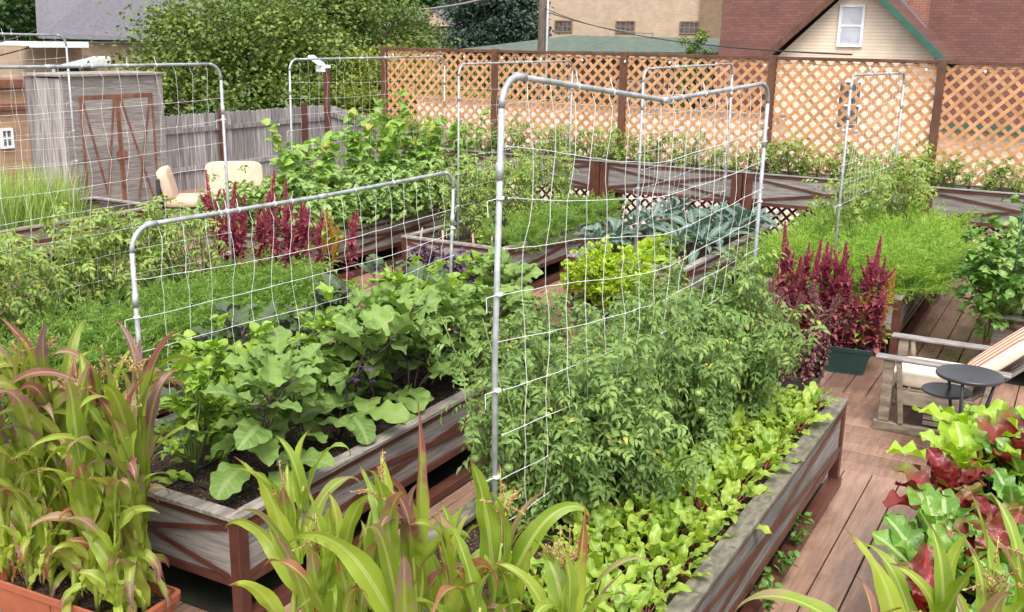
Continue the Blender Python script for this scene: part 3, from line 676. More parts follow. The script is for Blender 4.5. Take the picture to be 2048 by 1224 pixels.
def rosette(seed, mat, n, L, wr, el=(35, 80), bend=(.5, 1.4), pet='beetstem', petl=.35, prof=None, wave=.22, wf=3, nc=6, fold=.25, tw=.35, pr=.0022):
    rs.seed(seed); st = MB(); lf = MB()
    prof = prof if prof is not None else [.12, .55, .85, 1, 1.02, .95, .8, .5, .08]
    if wave > .25: prof = np.interp(np.linspace(0, 1, 17), np.linspace(0, 1, len(prof)), prof)
    for k in range(n):
        f = k / n; az = k * 2.4 + rs.randn() * .2; e = math.radians(el[0] + (el[1] - el[0]) * f + rs.randn() * 6)
        D = np.array([math.cos(az) * math.cos(e), math.sin(az) * math.cos(e), math.sin(e)]); LL = L * rs.uniform(.75, 1.15) * (1 - .3 * f)
        b = np.array([math.cos(az), math.sin(az), 0]) * .008; q = b + D * LL * petl; st.tube([b, (b + q) / 2 - [0, 0, .004], q], [pr * 1.4, pr * 1.2, pr], 5)
        U = np.array([-math.cos(az) * math.sin(e), -math.sin(az) * math.sin(e), math.cos(e)])
        leaves(lf, q, D, U, LL, LL * wr, prof, rs.uniform(*bend), nc, fold, rs.randn() * tw, wave, wf * rs.uniform(.8, 1.3))
    return [pm(st, 'stalks', M[pet]), pm(lf, 'leaves', mat)]
def tomato(seed, mat, h=.8, r=.3, ns=7, nl=11, fr=3, frm='fruit', fl=4, L=(.13, .22)):
    rs.seed(seed); st = MB(); lf = MB(); pts = []
    for k in range(ns):
        az = rs.rand() * 6.28; a = rs.uniform(.2, 1) * r; t = np.linspace(0, 1, 9)[:, None]; H = h * rs.uniform(.65, 1.1)
        C = np.array([[math.cos(az) * a, math.sin(az) * a, 0]]) * t ** 1.2 + np.array([[0, 0, H]]) * t + np.cumsum(rs.randn(9, 3) * .02, 0) * t
        st.tube(C, np.linspace(.006, .0025, 9), 6)
        for i in range(nl):
            f = rs.uniform(.12, 1); pts.append([np.interp(f * 8, range(9), C[:, q]) for q in range(3)])
        for q in range(2): pts.append(C[-1])
    P = np.array(pts); D = nz(sph(len(P), -5, 65) + nz(P * [1, 1, .1]) * .5)
    compound(lf, P, D, UP + rs.randn(len(P), 3) * .2, rs.uniform(*L, len(P)), 3, .34, .078, rs.uniform(.9, 2.2, len(P)), rnd=rs.rand(len(P)))
    compound(lf, P + rs.randn(len(P), 3) * .03, nz(sph(len(P), -10, 50)), UP, rs.uniform(L[0] * .6, L[1] * .7, len(P)), 2, .40, .12, 1.2, rnd=rs.rand(len(P)))
    out = [pm(st, 'stem', M['gstem']), pm(lf, 'leaves', mat)]
    for k in range(fr):
        p = P[rs.randint(len(P))] * [1.15, 1.15, .8]; fb = MB(); rr = rs.uniform(.018, .03); fb.ball(p - [0, 0, .03], rr, 7, (1, 1, .88)); fb.tube([p - [0, 0, .03 - rr * .8], p + [0, 0, .02]], .002, 4); out.append(pm(fb, 'fruit', M[frm]))
    if fl:
        q = P[rs.randint(len(P), size=fl)] + rs.randn(fl, 3) * .02
        for c in q: fb = MB(); az = np.arange(5) * 1.256; leaves(fb, np.tile(c, (5, 1)), np.stack([np.cos(az), np.sin(az), az * 0], 1), UP, .014, .0035, OV3, .8, 1); fb.ball(c, .003, 3); out.append(pm(fb, 'flower', M['yellow']))
    return out
def amaranth(seed, h, plume, leaf, nl=60, stem='beetstem', pl=.4, ls=1.):
    rs.seed(seed); st = MB(); lf = MB(); pb = MB(); t = np.linspace(0, 1, 6); ln = rs.randn(2) * .06
    C = np.stack([ln[0] * t, ln[1] * t, h * t], 1); st.tube(C, .006 - .004 * t, 6)
    f = rs.uniform(.04, .8, nl); P = np.stack([ln[0] * f, ln[1] * f, h * f], 1); D = sph(nl, 0, 50)
    L = rs.uniform(.05, .12, nl) * ls; leaves(lf, P, D, UP, L, L * .24, OV, rs.uniform(.4, 1.6, nl), 2, .2, 0, .04)
    spikes = [(np.array([ln[0], ln[1], h * (1 - pl)]), np.array([ln[0] * .5, ln[1] * .5, 1]), h * pl, 1.)]
    for k in range(8):
        ff = rs.uniform(.4, .78); b = np.array([ln[0] * ff, ln[1] * ff, h * ff]); spikes.append((b, sph(1, 60, 80)[0], h * rs.uniform(.12, .24), .7))
    for b, d, L_, s in spikes:
        n = int(260 * s * L_ / .3); tt = rs.rand(n) ** .8; rad = (.019 * np.sin(PI * np.clip(tt * .9 + .12, 0, 1)) ** .6 * s)[:, None]; az = rs.rand(n) * 6.28
        off = np.stack([np.cos(az), np.sin(az), az * 0], 1) * rad
        leaves(pb, b + nz(d) * (tt * L_)[:, None] + off * .5, off * 30 + UP * .9 + rs.randn(n, 3) * .3, rs.randn(n, 3), rs.uniform(.012, .024, n), .0045, [.6, 1, .2], .4, 1)
        st.tube([b, b + nz(d) * L_ * .9], .002, 4)
    out = [pm(st, 'stem', M[stem]), pm(lf, 'leaves', M[leaf])]
    if plume: out.append(pm(pb, 'plume', M[plume]))
    return out
def frondbush(mb, P, n_up, L, bend=1.6, sp=.35, tone=.5):
    N = len(P); D = nz(sph(N, 25, 85)); 
    LL = rs.uniform(L * .7, L * 1.2, N); bd = rs.uniform(.5, bend, N); U = UP + rs.randn(N, 3) * .2; rn = np.clip(tone * .6 + rs.rand(N) * .4, 0, 1)
    Dn = nz(D); Un = nz(U - (U * Dn).sum(1)[:, None] * Dn); Sd = np.cross(Dn, Un)
    leaves(mb, P, D, U, LL, .0025, [1, 1, .7], bd, 1, 0, rnd=rn * .5, bp=1)
    for k in range(9):
        s = .3 + .7 * k / 8; a = (bd * s)[:, None]; C = P + (np.cos(a * .5) * Dn - np.sin(a * .5) * Un) * (LL * s)[:, None]; d = np.cos(a) * Dn - np.sin(a) * Un
        for sg in ((1, -1) if k < 8 else (0,)):
            b = d * .6 + Sd * sg + rs.randn(N, 3) * .2; l2 = LL * .34 * (1.05 - .6 * s) + .015
            leaves(mb, C, b, Un + rs.randn(N, 3) * .5, l2, .0022, [1, .6], .6, 1, 0, rnd=rn)
            for q in (.35, .6, .85, 1.):
                Cq = C + nz(b) * (l2 * q)[:, None]
                for s3 in (-1, 1): leaves(mb, Cq, nz(b) + np.cross(nz(b), Un) * s3 * .9 + rs.randn(N, 3) * .35, rs.randn(N, 3), l2 * .38, .0042, [.5, 1, .1], .3, 1, 0, rnd=rn)
def place(name, protos, pts, lab, cat, group, z=.57, sc=(.85, 1.15), tilt=.06):
    for i, p in enumerate(pts):
        l = lab(i) if callable(lab) else lab
        inst(protos[i % len(protos)], name, (p[0], p[1], p[2] if len(p) > 2 else z), l, cat, group, rs.rand() * 6.28, rs.uniform(*sc), (rs.randn() * tilt, rs.randn() * tilt))

# ------------------------------------------------------------ bed plants
eg = [eggplant(100 + k, M['egg'], 1.05, 1 + k % 3) for k in range(4)]
rs.seed(1)
ys = [3.82, 4.2, 4.55, 4.9, 5.25, 5.6, 5.95, 6.3, 6.55]
place('eggplant_plant', eg, [(-3.68 + rs.randn() * .04, y) for y in ys], lambda i: NUM[i] + ' broad-leaved eggplant from the near corner along the outer rim', 'plant', 'eggplants along the outer rim', z=.56, sc=(1.08, 1.3))
egd = [eggplant(120 + k, M['eggd'], .8, 3) for k in range(3)]
place('eggplant_plant', egd, [(-4.5, y) for y in (4.1, 4.6, 5.1, 5.6, 6.1, 6.5)], lambda i: NUM[i] + ' dusky eggplant with purple flowers behind the low netting, counted from the front', 'plant', 'dusky flowering eggplants', z=.56, sc=(1.1, 1.35))
pp = [bushy(140 + k, M['pep'], 340, .44, .2, .062) for k in range(4)]
place('pepper_plant', pp, [(-3.98 - .09 * (i % 2), y) for i, y in enumerate((3.66, 3.88, 4.2, 4.85, 5.2, 5.6, 5.95, 6.3, 6.6))], lambda i: NUM[i] + ' light green pepper plant from the front, between the eggplant rows', 'plant', 'light green peppers', z=.6, sc=(1.25, 1.5))
tm = [tomato(160 + k, M['tom'], .85, .3, 11, 22, 6, L=(.085, .165)) for k in range(5)]
tp = [(-2.15, 4.05), (-2.0, 4.35), (-2.28, 4.5), (-1.95, 4.8), (-2.25, 4.95), (-1.92, 5.25), (-2.22, 5.4), (-1.9, 5.7), (-2.2, 5.85), (-1.88, 6.12), (-2.15, 6.3), (-1.9, 6.5), (-1.75, 4.6), (-1.72, 5.45), (-1.7, 6.1), (-2.4, 4.25), (-2.44, 4.7), (-2.42, 5.15), (-2.42, 5.65), (-2.4, 6.1), (-2.36, 6.5)]
place('tomato_plant', tm, tp, lambda i: NUM[i] + ' grey-green tomato plant from the near end under the tallest trellis', 'plant', 'tomatoes under the tallest trellis', z=.56, sc=(.88, 1.06))
bt = [rosette(180 + k, M['beet'], 11, .125, .21, (28, 80), (.2, 1.2), petl=.6, wave=.28, wf=2.5) for k in range(8)]
rows = (('outermost', -1.38), ('second', -1.50), ('third', -1.62), ('fourth', -1.74), ('innermost', -1.85))
for ri, (rn, X) in enumerate(rows):
    k = 0; y = 3.3 + .03 * ri
    while y < 6.62:
        inst(bt[rs.randint(8)], 'beet_plant', (X + rs.randn() * .015, y, .565), f'young beet plant {("number " + NUM[k]) if k else "nearest"} from the near end in the {rn} row', 'plant', 'rows of young beets along the rim', rs.rand() * 6.28, rs.uniform(.85, 1.3), (rs.randn() * .12, .1 + rs.randn() * .1))
        k += 1; y += .135 + rs.rand() * .07
tl = [tomato(200 + k, M['toml'], .85, .26, 6, 12, 2, 'fruity', L=(.10, .18)) for k in range(4)]
place('tomato_plant', tl, [(-6.5, 3.6), (-6.45, 4.0), (-6.65, 4.3), (-6.45, 4.6), (-6.6, 4.95), (-6.45, 5.3), (-6.65, 5.6), (-6.75, 5.9), (-6.55, 6.25), (-6.75, 5.0), (-6.8, 3.9), (-6.35, 3.75), (-6.75, 4.7), (-6.3, 4.3), (-6.3, 5.0), (-6.8, 5.4), (-6.75, 6.1), (-6.55, 5.75)], lambda i: NUM[i] + ' yellowing tomato plant from the front in the bed at left edge', 'plant', 'yellowing tomatoes at left', z=.56, sc=(.95, 1.12))
place('tomato_plant', tl, [(-6.55, 10.25), (-6.3, 10.5), (-6.5, 10.9), (-6.35, 11.3), (-6.2, 11.7), (-6.5, 12.2), (-6.3, 12.7), (-6.1, 11.0), (-6.05, 12.3)], lambda i: NUM[i] + ' tomato plant with pale fruit in the staked bed, from the front', 'plant', 'tomatoes in the staked bed', z=.56, sc=(.95, 1.1))
place('tomato_plant', tl, [(-2.15, 11.2), (-2.0, 11.7), (-2.2, 12.2), (-1.95, 12.6), (-2.25, 12.8), (-1.75, 12.2), (-1.6, 12.8)], lambda i: NUM[i] + ' wispy tomato plant rising among the far carrots, from the front', 'plant', 'tomatoes among the far carrots', z=.62, sc=(1.0, 1.2))
def carrots(x0, x1, y0, y1, n, L, mat, label, z=.56, spill=0):
    mb = MB(); P = np.stack([rs.uniform(x0, x1, n), rs.uniform(y0, y1, n), np.full(n, z)], 1)
    q = np.sin(P[:, 0] * 9 + 1) * np.sin(P[:, 1] * 7.3 + P[:, 0] * 3); P[:, 2] += .07 * q + rs.rand(n) * .06; P = P[np.argsort(q + rs.randn(n) * .3)]
    for a in range(0, n, 60): frondbush(mb, P[a:a + 60], 1, L * rs.uniform(.85, 1.15), tone=rs.rand())
    tag(mb.obj('carrot_tops', mat), label, 'carrot tops', kind='stuff')
rs.seed(3)
carrots(-6.3, -5.58, 3.4, 6.7, 1250, .42, M['card'], 'dense feathery dark green carrot tops in the left bed')
carrots(-6.88, -6.6, 3.5, 6.6, 260, .34, M['card'], 'thin strip of carrot tops behind the yellowing tomatoes')
carrots(-1.85, -1.34, 10.05, 13.0, 900, .48, M['car'], 'bright feathery carrot tops spilling over the rim by the walkway')
carrots(-2.66, -1.85, 10.05, 12.8, 950, .44, M['car'], 'bright feathery carrot tops behind the red amaranth')
carrots(-6.0, -5.6, 10.05, 13.0, 480, .27, M['card'], 'low dark green carrot tops by the right rim of the staked bed')
# chives
mb = MB(); n = 2600; P = np.stack([rs.uniform(-12.2, -11.1, n), rs.uniform(6.3, 8.75, n), np.full(n, .56)], 1); P[:, :2] = np.round(P[:, :2] / .14) * .14 + rs.randn(n, 2) * .03
leaves(mb, P, sph(n, 68, 90), rs.randn(n, 3), rs.uniform(.42, .78, n), .006, [1, .9, .6, .1], rs.uniform(0, .8, n), 1)
tag(mb.obj('chives', M['chive']), 'tall grassy chive blades in the bed before the shed', 'chives', kind='stuff')
# beans and vine
bn = [bushy(220 + k, M['bean'], 260, .52, .28, .10, .40, bend=1.7, e=(-25, 35)) for k in range(4)]
bp_ = [(x + rs.randn() * .04, y) for y in np.arange(9.0, 12.9, .42) for x in (-9.15, -8.65, -8.2, -7.78)]
place('bean_plant', bn, bp_, lambda i: f'{NUM[i // 4]} bean plant from the front in the {["leftmost", "second", "third", "rightmost"][i % 4]} row', 'plant', 'bush beans', z=.52, sc=(1., 1.25))
def vine(seed, h):
    rs.seed(seed); st = MB(); lf = MB(); P = []
    for k in range(5):
        t = np.linspace(0, 1, 12)[:, None]; C = np.array([[rs.randn() * .1, rs.randn() * .25, 0]]) * t + np.array([[0, 0, h * rs.uniform(.7, 1.05)]]) * t + np.cumsum(rs.randn(12, 3) * .03, 0) * t
        st.tube(C, .004, 5); P += [C[i] + rs.randn(3) * .02 for i in range(12) for _ in range(4)]
    P = np.array(P); L = rs.uniform(.10, .17, len(P)); leaves(lf, P, sph(len(P), -30, 40), UP + rs.randn(len(P), 3) * .5, L, L * .46, [.3, 1, .95, .7, .35, .03], rs.uniform(.4, 1.5, len(P)), 4, .15, 0, .08)
    return [pm(st, 'stem', M['gstem']), pm(lf, 'leaves', M['vine'])]
vn = [vine(240 + k, 1.35) for k in range(4)]
place('climbing_vine', vn, [(-8.5, 9.75), (-8.45, 10.3), (-8.5, 10.9), (-8.45, 11.5), (-8.5, 12.1), (-8.4, 12.7), (-8.1, 12.9)], lambda i: NUM[i] + ' climbing vine from the front on the netting behind the beans', 'vine', 'vines climbing behind the beans', z=.55, sc=(.9, 1.1), tilt=.03)
# kale, lettuces
kl = [rosette(260 + k, M['kale'], 15, .30, .17, (5, 82), (.2, 1.6), 'gstem', .35, [.25, .6, .9, 1, 1, .9, .6, .1], .12, 4, 4, tw=.8) for k in range(4)]
kp = [(x, y) for y in (10.85, 11.3, 11.75, 12.15, 12.5, 12.85) for x in (-4.62, -4.0 if y > 11.9 else -3.88, -3.62)] + [(-4.62, 10.2), (-4.6, 10.6)]
place('kale_plant', kl, kp, lambda i: (f'blue-grey kale in the {NUM[i // 3]} rank from the front, {["left", "middle", "right"][i % 3]} row') if i < 18 else ['small blue-grey kale plant at the front left bed corner', 'small blue-grey kale just behind the corner one'][i - 18], 'kale', 'blue-grey kale plants', z=.70, sc=(.82, 1.08))
ltt = [rosette(270 + k, M['let'], 15, .17, .36, (10, 75), (-.2, .7), 'gstem', .12, None, .12, 3, 6) for k in range(4)]
place('lettuce_plant', ltt, [(-4.3, 10.3), (-4.05, 10.25), (-4.3, 10.65), (-4.05, 10.6), (-4.25, 11.0), (-4.2, 11.4), (-4.15, 11.8)], lambda i: NUM[i] + ' lime green lettuce head from the front left of the kale bed', 'lettuce', 'lime lettuce heads before the kale', z=.56, sc=(1.25, 1.5))
# fence planter plants
fpl = [bushy(280 + k, M['pepd'] if k % 2 else M['bean'], 150, .30, .17, .045, .33, bend=1.3) for k in range(4)] 
ftm = [tomato(290 + k, M['toml'], .38, .2, 6, 9, 1, 'fruity', 4, (.08, .13)) for k in range(3)]
xs = np.arange(-10.6, .5, .19)
place('leafy_plant', [fpl[0], ftm[0], fpl[1], ftm[1], fpl[2], ftm[2], fpl[3]], [(x, 14.17) for x in xs], lambda i: f'{NUM[i % 12]} leafy plant from the left in the {["first", "second", "middle", "fourth", "last"][i // 12]} stretch of lattice-side boxes', 'plant', 'leafy plants along the lattice fence', z=1.13, sc=(.9, 1.4))
# right side: chard, curly kale
cg = [rosette(300 + k, M['chardg'], 12, .25, .25, (35, 82), (.1, 1.1), 'gstem', .35, CHP, .27, 3.4, 8, .35, pr=.005) for k in range(3)]
cl_ = [rosette(310 + k, M['chardl'], 13, .23, .27, (30, 82), (.1, 1.), 'gstem', .3, CHP, .28, 3.4, 8, .35, pr=.005) for k in range(3)]
cr = [rosette(320 + k, M['chardr'], 10, .23, .27, (35, 80), (.1, 1.2), 'beetstem', .4, CHP, .27, 3.4, 8, .35, pr=.005) for k in range(3)]
cz_ = cr
ch = [(cl_, -.22, 6.15, 'lime green chard at the far end of the bed'), (cl_, .05, 6.05, 'pale lime chard second from the far end, inner side'), (cg, .0, 5.75, 'green chard behind the red clump, inner side'), (cl_, -.3, 5.75, 'bright lime crinkled chard near the far left rim'), (cr, -.02, 5.85, 'dark red chard peeking between lime leaves at the far end'),
      (cr, -.34, 5.42, 'dark red chard just behind the large red clump, by the rim'), (cr, -.3, 5.1, 'dark red chard leaning over the left rim'), (cg, -.02, 5.3, 'green chard with white ribs beside the curly kale'), (cr, -.05, 4.95, 'dark red chard with glossy leaves in mid bed'), (cg, -.28, 4.75, 'green chard overhanging the left rim'), (cr, -.12, 4.5, 'dark red chard between green ones at mid bed'), (cr, .12, 5.15, 'dark red chard tucked against the curly kale row'),
      (cg, -.02, 4.62, 'broad green chard nearer the camera'), (cr, .08, 4.72, 'bronze red chard beside the curly kale'), (cg, -.25, 4.4, 'glossy green chard left of the bronze one'), (cg, .0, 4.25, 'deep green chard near the bottom edge'), (cr, -.28, 4.05, 'small dark red chard at the bottom edge'), (cg, -.05, 3.9, 'green chard behind the right corn'),
      (cl_, -.3, 3.72, 'lime chard beside the right corn pot'), (cg, .3, 4.0, 'green chard at the lower right corner')]
for i, (pr_, x, y, l) in enumerate(ch): inst(pr_[i % 3], 'chard_plant', (x - .06, y, .60), l, 'chard', 'chard plants', rs.rand() * 6, rs.uniform(.9, 1.15) * (1.4 if i in (0, 1, 3, 4) else 1.08))
ck = [rosette(330 + k, M['ckale'], 16, .22, .30, (10, 80), (.3, 1.3), 'gstem', .4, [.15, .5, .8, .9, 1, 1.05, 1, .9, .75, .5, .1], .55, 7, 10, .1, pr=.004) for k in range(3)]
for i, (x, y, l) in enumerate(((.17, 6.05, 'curly blue-green kale farthest back in the chard bed'), (.16, 5.5, 'curly kale second from the back beside the chard'), (.2, 5.0, 'curly kale in the middle of its row beside red chard'), (.2, 4.5, 'curly kale nearest the lower right corner'), (.62, 5.8, 'curly kale at the right side of the bed, far half'), (.65, 5.2, 'curly kale at the right side of the bed, near half'))):
    inst(ck[i % 3], 'curly_kale', (x, y, .62), l, 'kale', 'curly kale plants', rs.rand() * 6, rs.uniform(1.1, 1.3))
inst(bushy(341, M['let'], 160, .5, .22, .07), 'pepper_plant', (-8.15, 8.75, .1), 'lime green pepper plant rising behind the red amaranth', 'plant')
inst(bushy(340, M['pep'], 110, .22, .14, .06), 'pepper_plant', (-.42, 6.25, .56), 'small light green pepper plant in front of the round table', 'plant')
pk = [bushy(350 + k, M['pepd'] if k < 2 else M['bean'], 330, .62, .34, .085, .36, bend=1.4) for k in range(3)]
place('pepper_plant', pk, [(-.58, 9.72), (-.6, 10.3), (-.5, 10.8), (-.42, 11.3), (-.4, 11.9), (-.15, 9.75), (0, 10.5), (0, 11.2), (-.62, 10.0)], lambda i: NUM[i] + ' tall leafy pepper plant beyond the striped chair, from the front', 'plant', 'tall peppers at the right edge', z=.38, sc=(1.15, 1.4))

# ------------------------------------------------------------ pots and what grows in them
def trough(name, label, x, y, lx, ly, h, mat, rz=0, taper=.86, lip=.02, soil=.8):
    o = empty(name, (x, y, 0), label, 'planter', None, rz); mb = MB()
    def ring(s, z, k=6, c=.04):
        P = []; a, b = lx / 2 * s, ly / 2 * s
        for (sx, sy, t0) in ((1, 1, 0), (-1, 1, 90), (-1, -1, 180), (1, -1, 270)):
            for q in range(k + 1):
                t = math.radians(t0 + 90 * q / k); P.append((sx * (a - c) + c * math.cos(t), sy * (b - c) + c * math.sin(t), z))
        return P
    n = 28; prof = [(taper, .006), (taper + (1 - taper) * .85, h - .045), (1.0 + lip, h - .04), (1.0 + lip * 1.3, h - .004), (1.0 + lip, h), (1.0 - lip * 1.5, h), (1.0 - lip * 2, h - .02), (taper, h * .4)]
    V = sum([ring(s, z) for s, z in prof], []); F = [[i * n + j, i * n + (j + 1) % n, (i + 1) * n + (j + 1) % n, (i + 1) * n + j] for i in range(len(prof) - 1) for j in range(n)]
    mb.add(V, F); b = mb.n - len(V); mb.f.append(np.array([[b + j for j in range(n)]])); mb.obj('pot', mat, o, False, .002)
    s = soilmesh(-lx / 2 * .93, lx / 2 * .93, -ly / 2 * .9, ly / 2 * .9, h * soil); s.obj('soil', M['soil'], o); return o
trough('corn_pot', 'terracotta plastic trough of purple-tinged corn at the lower left corner', -4.0, 2.93, .95, .34, .30, M['terra'], .06)
trough('corn_pot', 'terracotta trough hidden below the middle clump of corn', -2.02, 2.82, 1.5, .34, .34, M['terra'])
trough('corn_pot', 'terracotta trough under the corn at the lower right', -.05, 3.12, .8, .34, .42, M['terra'])
trough('long_pot', 'dark teal long pot of red amaranth behind the wooden armchair', -1.88, 9.38, .8, .26, .25, M['teal'], .08)
trough('long_pot', 'charcoal pot of purple basil in front of the staked bed', -6.02, 9.3, .85, .3, .36, M['char'], .1)
trough('long_pot', 'dark pot of dusky amaranth beside the far end of the tomato bed', -2.12, 8.66, .7, .3, .14, M['char'], .1)
trough('long_pot', 'long pot of tall red amaranth left of the basil pot', -7.4, 8.12, 1.4, .3, .28, M['char'], .42)
trough('long_pot', 'pot under the rounded lime green mound', -4.15, 9.55, .75, .3, .26, M['char'], .1)
cnA = [corn(h, nl, M['cornr'] if k in (0, 4) else M['corn'], 400 + k, k % 2 == 0, Lr=(.34, .6), droop=(.9, 3.3)) for k, (h, nl) in enumerate(((1.1, 10), (.95, 10), (1.02, 11), (.8, 10), (.9, 10), (.7, 9)))]
rs.seed(5)
for i in range(17):
    inst(cnA[(i * 5 + i // 6) % 6], 'corn_plant', (-4.43 + .054 * i, 2.93 + (-.09, .0, .09)[i % 3], .24), NUM[i] + ' corn plant from the left in the terracotta trough at the lower left', 'corn', 'corn in the lower left trough', rs.rand() * 6.28, rs.uniform(.88, 1.08), (rs.randn() * .06, rs.randn() * .07))
cnB = [corn(h, nl, M['corn'], 420 + k, k in (1, 3), Lr=(.42, .68), droop=(.4, 3.2)) for k, (h, nl) in enumerate(((.8, 8), (.85, 8), (.7, 8), (.8, 8), (.65, 7)))]
for i in range(13):
    inst(cnB[i % 5], 'corn_plant', (-2.52 + .1 * i, 2.84 + (-.09, .0, .09)[i % 3], .3), NUM[i] + ' corn plant from the left in the middle clump', 'corn', 'corn in the middle clump', rs.rand() * 6.28, rs.uniform(.85, 1.1), (rs.randn() * .07, rs.randn() * .08))
for i in range(7):
    inst(cnB[(i * 2) % 5], 'corn_plant', (-.30 + .085 * i, 3.12 + (-.08, .08)[i % 2], .36), NUM[i] + ' corn plant from the left in the lower right trough', 'corn', 'corn in the lower right trough', rs.rand() * 6.28, rs.uniform(.98, 1.16), (rs.randn() * .07, rs.randn() * .08))
cs = corn(.8, 7, M['corn'], 501, False, Lr=(.35, .5), droop=(.8, 2.4), extra=[((0, 0, .9), (-.75, -.1, .62), (.5, 0, .8), .50, .036, 1.9, .2)])
inst(cs, 'corn_plant', (-.38, 3.0, .36), 'corn plant whose long pale leaf arches left over the walkway', 'corn', 'corn in the lower right trough')
cs = corn(.8, 8, M['cornr'], 502, False, Lr=(.35, .5), extra=[((0, 0, .85), (.02, 0, 1), (0, 1, 0), .62, .030, .15, .9), ((0, 0, .9), (-.3, 0, 1), (0, 1, .3), .4, .03, 1.2, .6)])
inst(cs, 'corn_plant', (-1.96, 2.86, .36), 'corn plant with one tall purple spear-shaped leaf, rising above the middle clump', 'corn', 'corn in the middle clump')
cs = corn(.75, 8, M['corn'], 503, True, Lr=(.35, .5), extra=[((0, 0, .75), (.1, 0, 1), (0, 1, 0), .55, .028, .2, .95)])
inst(cs, 'corn_plant', (-1.33, 2.84, .34), 'corn plant with an olive spear leaf at the right end of the middle clump', 'corn', 'corn in the middle clump')
ar = [amaranth(440 + k, h, 'amr', 'aml', 70) for k, h in enumerate((.95, .8, 1.05, .7, .88, .6))]
ao = [amaranth(450 + k, h, 'amo', 'vine', 18) for k, h in enumerate((.8, .68))]
ad = [amaranth(460 + k, h, 'amd', 'amd', 170, ls=.65) for k, h in enumerate((.75, .55, .65))]
for i in range(26):
    o_ = i in (15, 19, 24, 25); x = -2.31 + .036 * i
    inst((ao if o_ else ar)[i % (2 if o_ else 6)], 'amaranth_plant', (x + rs.randn() * .01, 9.38 + rs.uniform(-.09, .09) + .004 * i, .18), f'{NUM[i]} amaranth spike from the left in the teal pot, {"yellow-orange" if o_ else "crimson"}', 'amaranth', 'amaranth in the teal pot', rs.rand() * 6.28, rs.uniform(.85, 1.12), (rs.randn() * .05, rs.randn() * .05))
for i in range(26):
    o_ = i in (20, 23, 24); t = i / 25 * 1.4 - .7; x, y = -7.4 + t * math.cos(.42), 8.12 + t * math.sin(.42)
    inst((ao if o_ else ar)[i % (2 if o_ else 6)], 'amaranth_plant', (x + rs.randn() * .03, y + rs.uniform(-.09, .09), .22), f'{NUM[i]} amaranth spike from the left beside the basil pot, {"orange" if o_ else "deep red"}', 'amaranth', 'amaranth left of the basil pot', rs.rand() * 6.28, rs.uniform(1.0, 1.25), (rs.randn() * .07, rs.randn() * .07))
for i in range(20):
    inst(ad[i % 3], 'amaranth_plant', (-2.42 + .033 * i, 8.64 + rs.uniform(-.16, .16), .09), NUM[i] + ' dusky purple-leaved amaranth from the left beside the tomato bed', 'amaranth', 'dusky amaranth by the tomato bed', rs.rand() * 6.28, rs.uniform(.85, 1.15), (rs.randn() * .12, rs.randn() * .12))
bs = [bushy(470 + k, M['basil'], 230, .26, .2, .062, .30, 'eggstem') for k in range(2)]
place('purple_basil', bs, [(-6.35, 9.28), (-6.12, 9.3), (-5.9, 9.31), (-5.68, 9.33)], lambda i: NUM[i] + ' purple basil plant from the left in the charcoal pot', 'basil', 'purple basil in the charcoal pot', z=.3, sc=(1, 1.15))
gb = [bushy(480 + k, M['let'], 1500, .44, .27, .042, .5, bend=.8, e=(5, 85)) for k in range(2)]
place('bush_basil', gb, [(-4.42, 9.5), (-4.15, 9.42), (-3.88, 9.55)], lambda i: ['left', 'middle', 'right'][i] + ' part of the dense lime green bush basil mound', 'basil', 'lime green bush basil', z=.2, sc=(1.05, 1.2))

# weeds below the front bed and a rod in the right bed
wd = [bushy(490 + k, M['pepd'], 40, .16, .09, .05) for k in range(2)]
for i, (x, y, z, l) in enumerate(((-1.12, 4.75, .1, 'small weed under the beet bed nearest the camera'), (-1.16, 5.2, .06, 'small weed under the beet bed, second along'), (-1.2, 5.6, .06, 'small weed under the beet bed, third along'), (-1.3, 4.4, .02, 'low weed deep under the near part of the beet bed'))):
    inst(wd[i % 2], 'weed_plant', (x, y, z), l, 'weed', 'weeds under the beet bed', i)
mb = MB(); mb.tube([(.0, 0, 0), (.02, 0, 1.05)], .008, 6); mb.tube([(-.1, 0, .8), (0, -.1, .8), (.1, 0, .8), (0, .1, .8), (-.1, 0, .8)], .004, 5)
o = mb.obj('plant_support', M['greentrim'], None, True); o.location = (-.45, 9.82, .7); tag(o, 'green plant support rod among the tall peppers at right', 'plant support')
# wooden stakes
for i, (x, y, z, l) in enumerate(((-6.82, 9.99, .56, 'leftmost pale wooden stake on the staked bed'), (-6.5, 9.99, .56, 'second pale wooden stake on the staked bed'), (-6.08, 9.99, .56, 'third pale wooden stake on the staked bed'), (-5.83, 9.99, .56, 'fourth pale wooden stake on the staked bed'), (-5.72, 9.99, .56, 'stake nearest the corner of the staked bed'), (-1.78, 6.66, .56, 'pale wooden stake at the far end of the beet rows'), (-3.62, 10.12, .56, 'pale wooden stake at the front of the kale bed'), (-1.86, 14.0, 1.14, 'pale stake by the tallest fence post at right'))):
    mb = MB(); mb.prism([(-.011, -.003, 0), (.011, -.003, 0), (.011, -.003, .15), (0, -.003, .165), (-.011, -.003, .15)], (0, .006, 0)); o = mb.obj('plant_stake', M['stake'], bevel=.001); o.location = (x, y, z); o.rotation_euler = (.05 * rs.randn(), .08 * rs.randn(), .3); tag(o, l, 'stake', 'pale wooden stakes')

